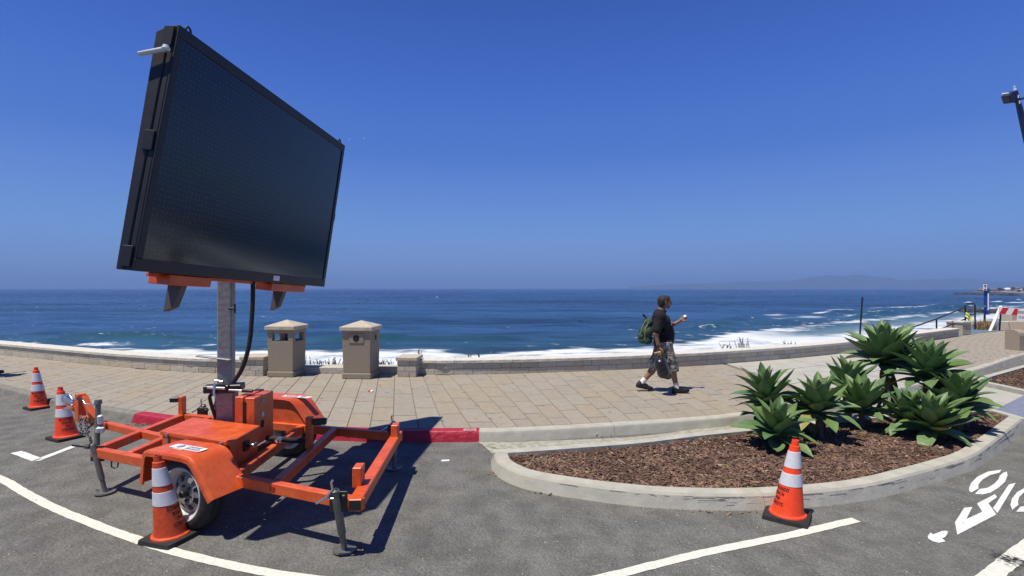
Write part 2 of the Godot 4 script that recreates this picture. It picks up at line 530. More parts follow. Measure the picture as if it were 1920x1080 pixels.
func build_road() -> void:
	# one sheet of asphalt from behind the camera to under the kerb; its colour varies in broad patches, as worn asphalt does
	var n := FastNoiseLite.new()
	n.seed = 3
	n.frequency = 0.35
	n.fractal_octaves = 4
	var n2 := FastNoiseLite.new()
	n2.seed = 9
	n2.frequency = 1.6
	n2.fractal_octaves = 3
	var cols := []
	var x := -45.0
	while x < 45.0:
		cols.append(x)
		x += 0.09 if absf(x) < 4.5 else (0.22 if absf(x) < 9.0 else 1.5)
	var nz := 110
	var v := PackedVector3Array()
	var c := PackedColorArray()
	var nn := PackedVector3Array()
	var ix := PackedInt32Array()
	for i in cols.size():
		var far_z := -30.0
		for k in K.size() - 1:
			if (K[k].x - cols[i]) * (K[k + 1].x - cols[i]) <= 0.0:
				far_z = lerpf(K[k].z, K[k + 1].z, (cols[i] - K[k].x) / maxf(K[k + 1].x - K[k].x, 1e-5)) - 0.1
				break
		if cols[i] < K[0].x: far_z = K[0].z - 0.1
		if cols[i] > K[-1].x: far_z = K[-1].z - 0.1
		for j in nz:
			var f := float(j) / (nz - 1)
			var z := lerpf(far_z, 0.0, f / 0.8) if f < 0.8 else lerpf(0.0, 30.0, (f - 0.8) / 0.2)
			v.append(Vector3(cols[i], 0, z))
			nn.append(Vector3.UP)
			var g := 1.0 + 0.06 * n.get_noise_2d(cols[i], z) + 0.04 * n2.get_noise_2d(cols[i] * 0.5, z)
			# a paler traffic-polished band and a dusty strip along the kerb
			var dk := z - far_z
			g += 0.20 * exp(-pow(dk / 0.35, 2.0)) + 0.02 * n2.get_noise_2d(cols[i] * 3.0, z * 3.0)
			# oil drips and a scorched smudge
			for sp in [Vector3(-0.660, 0.000, -3.958), Vector3(-3.656, 0.000, -4.043), Vector3(0.223, 0.000, -5.349), Vector3(-1.710, 0.000, -5.129)]:
				var dd := Vector2(cols[i] - sp.x, (z - sp.z) * 0.8).length()
				g -= 0.30 * exp(-pow(dd / 0.10, 2.0)) + 0.06 * exp(-pow(dd / 0.4, 2.0))
			c.append(Color(g * 0.99, g * 0.995, g * 0.985))
	for i in cols.size() - 1:
		for j in nz - 1:
			var a := i * nz + j
			ix.append_array([a, a + nz, a + 1, a + 1, a + nz, a + nz + 1])
	var arr := []
	arr.resize(Mesh.ARRAY_MAX)
	arr[Mesh.ARRAY_VERTEX] = v
	arr[Mesh.ARRAY_NORMAL] = nn
	arr[Mesh.ARRAY_COLOR] = c
	arr[Mesh.ARRAY_INDEX] = ix
	var m := ArrayMesh.new()
	m.add_surface_from_arrays(Mesh.PRIMITIVE_TRIANGLES, arr)
	var o := put_mesh("road", m, mats.asphalt)
	o.set_meta("kind", "structure")

func build_kerbs() -> void:
	var root := thing("kerb", "pale concrete kerb along the promenade with a red painted stretch", "kerb", Vector3.ZERO, "", "structure")
	var section := [Vector2(0.045, -0.16), Vector2(0.004, -0.03), Vector2(-0.004, -0.012), Vector2(-0.02, 0.0), Vector2(-0.15, 0.0), Vector2(-0.15, -0.16)]
	# K runs to the +x side, the road lies on its right hand: turn the section round
	var red_from: Vector3 = Vector3(-5.475, 0.130, -7.372)
	var red_to: Vector3 = Vector3(-0.407, 0.130, -6.519)
	var runs := [[], [], []]
	for p in resample(K, 0.1):
		runs[0 if p.x < red_from.x else (1 if p.x < red_to.x else 2)].append(p)
	runs[1].push_front(runs[0][-1])
	runs[2].push_front(runs[1][-1])
	for r in 3:
		var run: Array = runs[r]
		var per := 18 if r != 1 else 1000
		var i := 0
		while i < run.size() - 1:
			var part := run.slice(i, mini(i + per, run.size() - 1) + 1)
			if i + per < run.size() - 1:
				part[-1] = part[-1].lerp(part[-2], 0.06)
			var st := begin()
			sweep(st, part, flip(section))
			commit("painted_kerb" if r == 1 else "kerb_stone", st, [mats.kerb_old, mats.red_kerb, mats.kerb][r], root)
			i += per
	# the round white stamp on the red kerb
	var c: Vector3 = Vector3(-0.541, 0.133, -6.572)
	var ring := begin()
	for k in 28:
		var q := []
		for rr in [[k, 0.062], [k + 1, 0.062], [k + 1, 0.054], [k, 0.054]]:
			q.append(c + Vector3(cos(TAU * rr[0] / 28) * rr[1] * 1.35, 0, sin(TAU * rr[0] / 28) * rr[1]))
		up_quad(ring, q[0], q[1], q[2], q[3])
	lettering(ring, "NPFD", 0.032, func(p: Vector2): return [c + Vector3(p.x, 0.0005, -p.y), c - Vector3(0, 9, 0)], 1.1)
	commit("kerb_stamp", ring, mats.white_paint, root)

func flip(section: Array) -> Array:
	var out := []
	for q in section: out.append(Vector2(-q.x, q.y))
	return out

func build_sidewalk() -> void:
	# the bed that shows as joints
	var bed := begin()
	for i in K.size() - 1:
		for v in 6:
			var v0 := lerpf(0.02, 1.06, v / 6.0)
			var v1 := lerpf(0.02, 1.06, (v + 1) / 6.0)
			var d := Vector3(0, -0.012, 0)
			up_quad(bed, rung(i, v0) + d, rung(i + 1, v0) + d, rung(i + 1, v1) + d, rung(i, v1) + d)
	var walk := struct("sidewalk", bed, mats.joint)
	# pavers: columns across the walk, half a paver out of step with their neighbours
	var t_pad0 := 0.0
	var t_pad1 := 0.0
	t_pad0 = 1 + 13 * 8
	t_pad1 = 1 + 14 * 8
	var rest := begin()
	var tiles := []
	var cum := [0.0]   # metres along the middle of the walk
	var fine := 20
	var last_t := (K.size() - 1.01)
	for i in int(last_t * fine):
		cum.append(cum[-1] + (rung(float(i) / fine, 0.1).distance_to(rung(float(i + 1) / fine, 0.1)) + rung(float(i) / fine, 0.9).distance_to(rung(float(i + 1) / fine, 0.9))) / 2.0)
	var t := 0.0
	var col := 0
	var at := 0
	while t < last_t - 0.1:
		var goal: float = (col + 1) * 0.318
		while at < cum.size() - 2 and cum[at + 1] < goal: at += 1
		var t1: float = minf((at + clampf((goal - cum[at]) / maxf(cum[at + 1] - cum[at], 1e-6), 0.0, 1.0)) / fine, last_t)
		if t1 <= t: break
		if t1 <= t0_skip(t_pad0) or t >= t_pad1:
			var width: float = rung(t, 0).distance_to(rung(t, 1))
			var v_start := 0.155 / width
			var step := 0.78 / width
			var v := v_start - (step * 0.5 if col % 2 else 0.0) - (0.12 * step if col % 3 == 0 else 0.0)
			while v < 1.0:
				var a := maxf(v, v_start)
				var b := minf(v + step, 1.005)
				if b - a > 0.02: tiles.append([t, t1, a, b])
				v += step
		col += 1
		t = t1
	# the 280 nearest in view are pieces of their own
	var order := []
	for q in tiles:
		var c := rung((q[0] + q[1]) / 2, (q[2] + q[3]) / 2)
		var inside: bool = absf(c.x) < -c.z * 1.02
		order.append([c.distance_to(CAM) + (0.0 if inside else 1000.0), q])
	order.sort_custom(func(p, q): return p[0] < q[0])
	var keys := ["paver", "paver_b", "paver", "paver_c", "paver_d"]
	for i in order.size():
		var q: Array = order[i][1]
		var st := begin() if i < 290 else rest
		var g := 0.0042
		var c := []
		var lift := rng.randf_range(-0.0012, 0.0012)
		for k in 8:
			var tt: float = q[0] if k & 1 == 0 else q[1]
			var vv: float = q[2] if k & 4 == 0 else q[3]
			var p := rung(tt, vv)
			var mid := rung((q[0] + q[1]) / 2, (q[2] + q[3]) / 2)
			var ta := (rung(q[1], vv) - rung(q[0], vv)).normalized() * (1.0 if k & 1 == 0 else -1.0)
			var tv := (rung(tt, q[3]) - rung(tt, q[2])).normalized() * (1.0 if k & 4 == 0 else -1.0)
			p = p + ta * 0.0050 + tv * 0.013
			p.y = 0.13 + lift if k & 2 else 0.095
			c.append(p)
		hexa(st, c, 0.004 if i < 290 else 0.0)
		if i < 290: commit("paver", st, mats[keys[rng.randi() % 5]], walk)
	var far := commit("pavers_further_off", rest, mats.paver, walk)
	far.set_meta("kind", "stuff")
	# the smooth concrete crossing between the pavers, poured in panels
	var pad := thing("concrete_crossing", "smooth pale concrete crossing let into the paved promenade", "pavement", Vector3.ZERO, "", "structure")
	for i in 2:
		for j in 3:
			var st := begin()
			var ta := lerpf(t_pad0, t_pad1, i / 2.0)
			var tb := lerpf(t_pad0, t_pad1, (i + 1) / 2.0)
			var va := lerpf(0.03, 1.0, j / 3.0)
			var vb := lerpf(0.03, 1.0, (j + 1) / 3.0)
			var n := 6
			for a in n:
				var x0 := lerpf(ta + 0.02, tb - 0.02, float(a) / n)
				var x1 := lerpf(ta + 0.02, tb - 0.02, float(a + 1) / n)
				var up := Vector3(0, 0.003, 0)
				var p := [rung(x0, va + 0.003), rung(x1, va + 0.003), rung(x1, vb - 0.003), rung(x0, vb - 0.003)]
				up_quad(st, p[0] + up, p[1] + up, p[2] + up, p[3] + up)
				for e in [[0, 1], [2, 3]] + ([[3, 0]] if a == 0 else []) + ([[1, 2]] if a == n - 1 else []):
					quad(st, p[e[0]] + up, p[e[1]] + up, p[e[1]] - up * 6, p[e[0]] - up * 6, (p[0] + p[2]) / 2)
			commit("panel", st, mats.concrete, pad)

func t0_skip(t_pad0: float) -> float:
	return t_pad0 + 0.02

# ---------------------------------------------------------------- the low block wall and its piers
func build_wall() -> void:
	var root := thing("sea_wall", "low tan block wall with pale capstones along the seaward edge of the promenade", "wall")
	var gap_a: float = Vector3(-5.200, 0.130, -10.852).x
	var gap_b: float = Vector3(-2.449, 0.130, -10.785).x
	var end_x: float = Vector3(16.800, 0.130, -19.200).x
	var left := []
	var right := []
	var low := []
	for p in resample(W, 0.05):
		if p.x < gap_a: left.append(p)
		elif p.x < gap_b: low.append(p)
		elif p.x < end_x: right.append(p)
	var heights := [0.125, 0.235]
	for run in [left, right]:
		var core := begin()
		sweep(core, resample(run, 0.4), [Vector2(0.012, -0.1), Vector2(0.012, 0.234), Vector2(0.36, 0.234), Vector2(0.36, -0.6)])
		commit("wall_core", core, mats.mortar, root)
		var l := lengths(run)
		var total: float = l[-1]
		var keys := ["block", "block", "block_b", "block_c"]
		for row in 2:
			var s := 0.0 if row == 0 else -0.19
			while s < total:
				var w := 0.40
				var short := row == 1 and int(s / 0.4) % 4 == 1
				var s0 := maxf(s, 0.0) + 0.003
				var s1 := minf(s + w, total) - 0.003
				for half in (2 if short else 1):
					var a := lerpf(s0, s1, half / 2.0) + (0.003 if half else 0.0) if short else s0
					var b := lerpf(s0, s1, (half + 1) / 2.0) - (0.003 if half == 0 else 0.0) if short else s1
					if b - a < 0.03: continue
					var pa := along(run, l, a)
					var pb := along(run, l, b)
					var d := (pb - pa)
					d.y = 0
					d = d.normalized()
					var back := Vector3(d.z, 0, -d.x)
					var jut := rng.randf_range(-0.0015, 0.0015)
					var y0: float = 0.0 if row == 0 else heights[0] + 0.003
					var y1: float = heights[row] - 0.003
					var c := []
					for k in 8:
						c.append((pa if k & 1 == 0 else pb) + back * (jut if k & 4 == 0 else 0.1) + Vector3(0, y1 if k & 2 else y0, 0))
					var st := begin()
					hexa(st, c, 0.005)
					commit("block", st, mats[keys[rng.randi() % 4]], root)
				s += w
		var s2 := 0.0
		while s2 < total - 0.1:
			var e := minf(s2 + 1.22, total)
			var seg := []
			var n := 5
			for k in n: seg.append(along(run, l, lerpf(s2 + 0.003, e - 0.003, k / float(n - 1))))
			var st := begin()
			var s := [Vector2(-0.025, 0.240), Vector2(-0.03, 0.248), Vector2(-0.03, 0.300), Vector2(-0.02, 0.310), Vector2(0.38, 0.310), Vector2(0.38, 0.240)]
			sweep(st, seg, s if side(seg, 0).z < 0 else flip(s))
			commit("capstone", st, mats.cap, root)
			s2 = e
	# the low sill between the two piers
	var st2 := begin()
	sweep(st2, resample(low, 0.5), [Vector2(0.05, -0.1), Vector2(0.05, 0.12), Vector2(0.065, 0.132), Vector2(0.45, 0.132), Vector2(0.45, -0.4)])
	commit("sill", st2, mats.block, root)
	pier(Vector3(-5.363, 0.137, -10.550), 0.50, 0.50, 0.40, "short block pier with flat cap close behind the first waste bin", -0.05)
	pier(Vector3(-2.155, 0.132, -10.450), 0.42, 0.50, 0.40, "short block pier with flat cap where the wall starts again beside the second bin", -0.06)
	pier(Vector3(17.703, 0.105, -19.900), 0.52, 0.60, 0.52, "far block pier that ends the sea wall beside the stair rail", 0.3)

func pier(at: Vector3, w: float, d: float, h: float, label: String, turn: float) -> void:
	at.y = 0.13
	var t := thing("wall_pier", label, "pier", at)
	t.rotation.y = turn
	var keys := ["block", "block_b", "block_c"]
	var rows := 3 if h < 0.45 else 4
	var rh := (h - 0.06) / rows
	for r in rows:
		var cuts := [[-0.5, 0.14], [0.14, 0.5]] if r % 2 == 0 else [[-0.5, -0.1], [-0.1, 0.5]]
		for c in cuts:
			var st := begin()
			var x0: float = c[0] * (w - 0.03) + 0.003
			var x1: float = c[1] * (w - 0.03) - 0.003
			box(st, Transform3D(Basis(), Vector3((x0 + x1) / 2, rh * (r + 0.5), -d / 2)), Vector3(x1 - x0, rh - 0.005, d - 0.03), 0.004)
			commit("block", st, mats[keys[rng.randi() % 3]], t)
	var st2 := begin()
	box(st2, Transform3D(Basis(), Vector3(0, h - 0.03, -d / 2)), Vector3(w + 0.03, 0.075, d + 0.03), 0.012)
	commit("cap", st2, mats.cap if h > 0.45 else mats.bin_cap, t)

# ---------------------------------------------------------------- planters
func closed_line(pts: Array, per := 8) -> Array:
	return smooth_line(pts, per)

var bed_poly := PackedVector2Array()
func build_planters() -> void:
	# gutter between the promenade kerb and the planter
	var gut := begin()
	var back: Array = smooth_line([Vector3(-0.364, 0.006, -6.348), Vector3(0.000, 0.006, -6.099), Vector3(0.919, 0.006, -6.305), Vector3(1.631, 0.006, -6.525), Vector3(2.421, 0.006, -6.836), Vector3(3.215, 0.006, -7.096), Vector3(4.199, 0.006, -7.465), Vector3(5.294, 0.006, -7.941), Vector3(6.480, 0.006, -8.406), Vector3(7.664, 0.006, -8.972), Vector3(9.400, 0.006, -10.254)], 6)
	var kb: Array = smooth_line([Vector3(-0.438, 0.006, -6.469), Vector3(0.000, 0.006, -6.469), Vector3(0.856, 0.006, -6.571), Vector3(1.678, 0.006, -6.713), Vector3(2.494, 0.006, -7.042), Vector3(3.368, 0.006, -7.347), Vector3(4.356, 0.006, -7.744), Vector3(5.530, 0.006, -8.294), Vector3(6.950, 0.006, -9.016), Vector3(8.390, 0.006, -9.822), Vector3(10.692, 0.006, -11.664)], 6)
	for i in back.size() - 1: up_quad(gut, back[i], back[i + 1], kb[i + 1], kb[i])
	var tip: Array = [Vector3(-0.364, 0.006, -6.348), Vector3(-0.151, 0.006, -5.796), Vector3(0.000, 0.006, -6.099)]
	tri(gut, tip[0], tip[1], tip[2], Vector3(0, -9, 0))
	struct("gutter", gut, mats.gutter)
	# the big planter: a kerb all round, its outline drawn at the height of its top
	var front: Array = smooth_line([Vector3(-0.204, 0.130, -5.766), Vector3(-0.192, 0.130, -5.582), Vector3(-0.139, 0.130, -5.343), Vector3(0.042, 0.130, -5.079), Vector3(0.246, 0.130, -4.929), Vector3(0.563, 0.130, -4.787), Vector3(0.954, 0.130, -4.647), Vector3(1.384, 0.130, -4.550), Vector3(1.961, 0.130, -4.515), Vector3(2.417, 0.130, -4.550), Vector3(2.897, 0.130, -4.634), Vector3(3.381, 0.130, -4.774), Vector3(3.998, 0.130, -5.050), Vector3(4.536, 0.130, -5.311), Vector3(5.251, 0.130, -5.729), Vector3(7.190, 0.130, -7.190)], 6)
	var rear: Array = smooth_line([Vector3(7.139, 0.130, -7.102), Vector3(7.197, 0.130, -7.250), Vector3(7.167, 0.130, -7.731), Vector3(6.461, 0.130, -7.564), Vector3(5.780, 0.130, -7.499), Vector3(4.813, 0.130, -7.220), Vector3(3.900, 0.130, -6.933), Vector3(3.016, 0.130, -6.656), Vector3(2.275, 0.130, -6.424), Vector3(1.538, 0.130, -6.152), Vector3(0.873, 0.130, -5.984), Vector3(0.000, 0.130, -5.785), Vector3(-0.205, 0.130, -5.785)], 6)
	var root := thing("planter_kerb", "pale concrete kerb round the curved planter of agaves", "kerb")
	var sec := [Vector2(-0.036, -0.14), Vector2(0.002, -0.02), Vector2(0.018, 0.0), Vector2(0.145, 0.0), Vector2(0.155, -0.01), Vector2(0.155, -0.14)]
	var joints := [3.9, 6.9]
	var l := lengths(front)
	var cuts := [0.0, 3.05, 5.25, l[-1]]
	for i in cuts.size() - 1:
		var seg := []
		var n := maxi(6, int((cuts[i + 1] - cuts[i]) / 0.08))
		for k in n + 1: seg.append(along(front, l, lerpf(cuts[i] + (0.004 if i else 0.0), cuts[i + 1], float(k) / n)))
		var st := begin()
		sweep(st, seg, sec)
		commit("kerb_piece", st, mats.kerb, root)
	# tyre scuffs on the road face of the kerb
	var sc := begin()
	var fine: Array = resample(front, 0.03)
	for i in 60:
		var s := rng.randf_range(1.1, l[-1] - 0.5)
		if rng.randf() < 0.35: s = rng.randf_range(2.2, 3.4)
		var len := rng.randf_range(0.08, 0.50)
		var h0 := rng.randf_range(-0.095, -0.028) if rng.randf() < 0.6 else -0.03
		var th := rng.randf_range(0.002, 0.009)
		var put := 0.0012 + i * 0.000012
		var q := []
		for e in [[0.0, h0], [len, h0 + rng.randf_range(-0.008, 0.008)], [len * 0.9, h0 + th], [0.1 * len, h0 + th * rng.randf_range(0.4, 1.0)]]:
			var p := along(front, l, s + e[0])
			var p2 := along(front, l, s + e[0] + 0.02)
			var d := (p2 - p).normalized()
			q.append(p + Vector3(d.z, 0, -d.x) * (lerpf(0.002, -0.036, (-0.02 - e[1]) / 0.12) - put) + Vector3(0, e[1], 0))
		quad(sc, q[0], q[1], q[2], q[3], q[0] + Vector3(0, 0, -1))
	var scm := commit("tyre_scuffs", sc, mats.scuff, root)
	scm.set_meta("kind", "stuff")
	var sb := begin()
	sweep(sb, resample(rear, 0.15), [Vector2(0.0, -0.14), Vector2(0.0, 0.0025), Vector2(0.13, 0.0025), Vector2(0.13, -0.14)])
	commit("rear_kerb_piece", sb, mats.kerb, root)
	# soil, then bark mulch that nobody could count
	for p in front + rear: bed_poly.append(Vector2(p.x, p.z))
	var idx := Geometry2D.triangulate_polygon(bed_poly)
	var soil := begin()
	for i in range(0, idx.size(), 3):
		var a := bed_poly[idx[i]]
		var b := bed_poly[idx[i + 1]]
		var c := bed_poly[idx[i + 2]]
		tri(soil, Vector3(a.x, 0.085, a.y), Vector3(b.x, 0.085, b.y), Vector3(c.x, 0.085, c.y), Vector3(a.x, -9, a.y))
	struct("planter_soil", soil, mats.soil)
	mulch(bed_poly, 0.16, 26000, "bark_mulch", "dark brown bark mulch filling the planter of agaves")
	# the second planter beyond the ramp
	var f2: Array = [Vector3(9.111, 0.130, -10.158), Vector3(9.100, 0.130, -9.600), Vector3(9.053, 0.130, -9.053), Vector3(9.012, 0.130, -8.400), Vector3(8.940, 0.130, -7.663)]
	var r2: Array = [Vector3(15.925, 0.130, -13.650), Vector3(13.683, 0.130, -12.753), Vector3(12.133, 0.130, -12.133), Vector3(10.803, 0.130, -11.272), Vector3(9.164, 0.130, -10.218)]
	var k2 := begin()
	sweep(k2, resample(f2, 0.3), [Vector2(0.0, -0.14), Vector2(0.0, 0.0), Vector2(0.15, 0.0), Vector2(0.15, -0.14)])
	sweep(k2, resample(r2, 0.3), [Vector2(0.0, -0.14), Vector2(0.0, 0.0025), Vector2(0.12, 0.0025), Vector2(0.12, -0.14)])
	tag(commit("planter_kerb", k2, mats.kerb), "concrete kerb of the second planter, beyond the blue-grey ramp mat", "kerb")
	var p2 := PackedVector2Array()
	for p in f2 + r2: p2.append(Vector2(p.x, p.z))
	var ix2 := Geometry2D.triangulate_polygon(p2)
	var s2 := begin()
	for i in range(0, ix2.size(), 3):
		var a := p2[ix2[i]]
		var b := p2[ix2[i + 1]]
		var c := p2[ix2[i + 2]]
		tri(s2, Vector3(a.x, 0.085, a.y), Vector3(b.x, 0.085, b.y), Vector3(c.x, 0.085, c.y), Vector3(a.x, -9, a.y))
	struct("far_planter_soil", s2, mats.soil)
	mulch(p2, 0.13, 5000, "bark_mulch", "brown bark mulch in the second planter beyond the ramp")
	# concrete ramp between the planters and the blue-grey mat on it
	var ramp := begin()
	var rp: Array = [Vector3(9.279, 0.050, -10.605), Vector3(9.306, 0.050, -10.364), Vector3(9.100, 0.050, -9.600), Vector3(9.018, 0.050, -8.406), Vector3(9.017, 0.050, -7.729), Vector3(6.865, 0.050, -5.884), Vector3(7.190, 0.050, -7.153), Vector3(7.331, 0.050, -7.385), Vector3(7.333, 0.050, -8.000), Vector3(7.168, 0.050, -8.291)]
	var pl := PackedVector2Array()
	for p in rp: pl.append(Vector2(p.x, p.z))
	plate(ramp, pl, func(q: Vector2, y: float): return Vector3(q.x, y, q.y), -0.05, 0.05)
	struct("ramp", ramp, mats.concrete)
	var mt := begin()
	var mp: Array = [Vector3(7.453, 0.062, -7.915), Vector3(9.017, 0.062, -9.017), Vector3(8.582, 0.062, -8.239), Vector3(7.272, 0.062, -6.713), Vector3(7.390, 0.062, -7.428)]
	var ml := PackedVector2Array()
	for p in mp: ml.append(Vector2(p.x, p.z))
	plate(mt, ml, func(q: Vector2, y: float): return Vector3(q.x, y, q.y), 0.052, 0.062)
	tag(commit("ramp_mat", mt, mats.mat_blue), "blue-grey tactile mat on the concrete ramp between the planters", "mat")

func mulch(poly: PackedVector2Array, inset: float, count: int, called: String, label: String) -> void:
	var st := begin()
	# one splinter of bark: a thin wedge, bent a little
	var c := []
	for i in 8:
		c.append(Vector3((-0.5 if i & 1 == 0 else 0.5) * (1.0 if i & 4 == 0 else 0.75), -0.5 if i & 2 == 0 else 0.5 - (0.3 if i & 1 else 0.0), (-0.5 if i & 4 == 0 else 0.5) * (0.6 if i & 1 else 1.0)))
	hexa(st, c)
	st.generate_normals()
	var mm := MultiMesh.new()
	mm.transform_format = MultiMesh.TRANSFORM_3D
	mm.use_colors = true
	mm.mesh = st.commit()
	var lo := poly[0]
	var hi := poly[0]
	for p in poly:
		lo = lo.min(p)
		hi = hi.max(p)
	var inner := Geometry2D.offset_polygon(poly, -inset)
	if inner.is_empty(): return
	var where := []
	while where.size() < count:
		var p := Vector2(rng.randf_range(lo.x, hi.x), rng.randf_range(lo.y, hi.y))
		if Geometry2D.is_point_in_polygon(p, inner[0]): where.append(p)
	mm.instance_count = count
	var patch := FastNoiseLite.new()
	patch.seed = 66
	patch.frequency = 1.1
	for i in count:
		var p: Vector2 = where[i]
		var len := rng.randf_range(0.028, 0.070) * (1.6 if rng.randf() < 0.05 else 1.0)
		var b := Basis.from_euler(Vector3(rng.randf_range(-0.55, 0.55), rng.randf() * TAU, rng.randf_range(-0.4, 0.4)))
		b = b * Basis.from_scale(Vector3(len, rng.randf_range(0.004, 0.009), len * rng.randf_range(0.2, 0.45)))
		mm.set_instance_transform(i, Transform3D(b, Vector3(p.x, 0.088 + rng.randf() * 0.026, p.y)))
		var t := clampf(rng.randf() + 0.45 * patch.get_noise_2d(p.x, p.y), 0.0, 1.0)
		var col := Color(0.095, 0.052, 0.036).lerp(Color(0.25, 0.155, 0.112), t * t)
		if rng.randf() < 0.03: col = Color(0.36, 0.27, 0.19)
		elif rng.randf() < 0.012: col = Color(0.20, 0.19, 0.06)
		mm.set_instance_color(i, col)
	var o := MultiMeshInstance3D.new()
	o.name = numbered(called)
	o.multimesh = mm
	var m := mat("mulch", Color(1, 1, 1), 0.9)
	m.vertex_color_use_as_albedo = true
	o.material_override = m
	add_child(o)
	tag(o, label, "mulch", "", "stuff")

# ---------------------------------------------------------------- sea, beach, hills
const SEA := -8.0
func shore(x: float) -> float:   # how far out the water's edge lies
	var p := [[-900.0, 150.0], [-400.0, 112.0], [-200.0, 95.0], [-76.0, 85.0], [-48.0, 82.0], [-5.0, 79.0], [21.7, 86.0], [51.0, 111.0], [98.0, 146.0], [157.0, 190.0], [267.0, 272.0], [600.0, 500.0], [1500.0, 900.0]]
	for i in p.size() - 1:
		if x <= p[i + 1][0]:
			return lerpf(p[i][1], p[i + 1][1], clampf((x - p[i][0]) / (p[i + 1][0] - p[i][0]), 0.0, 1.0))
	return 900.0

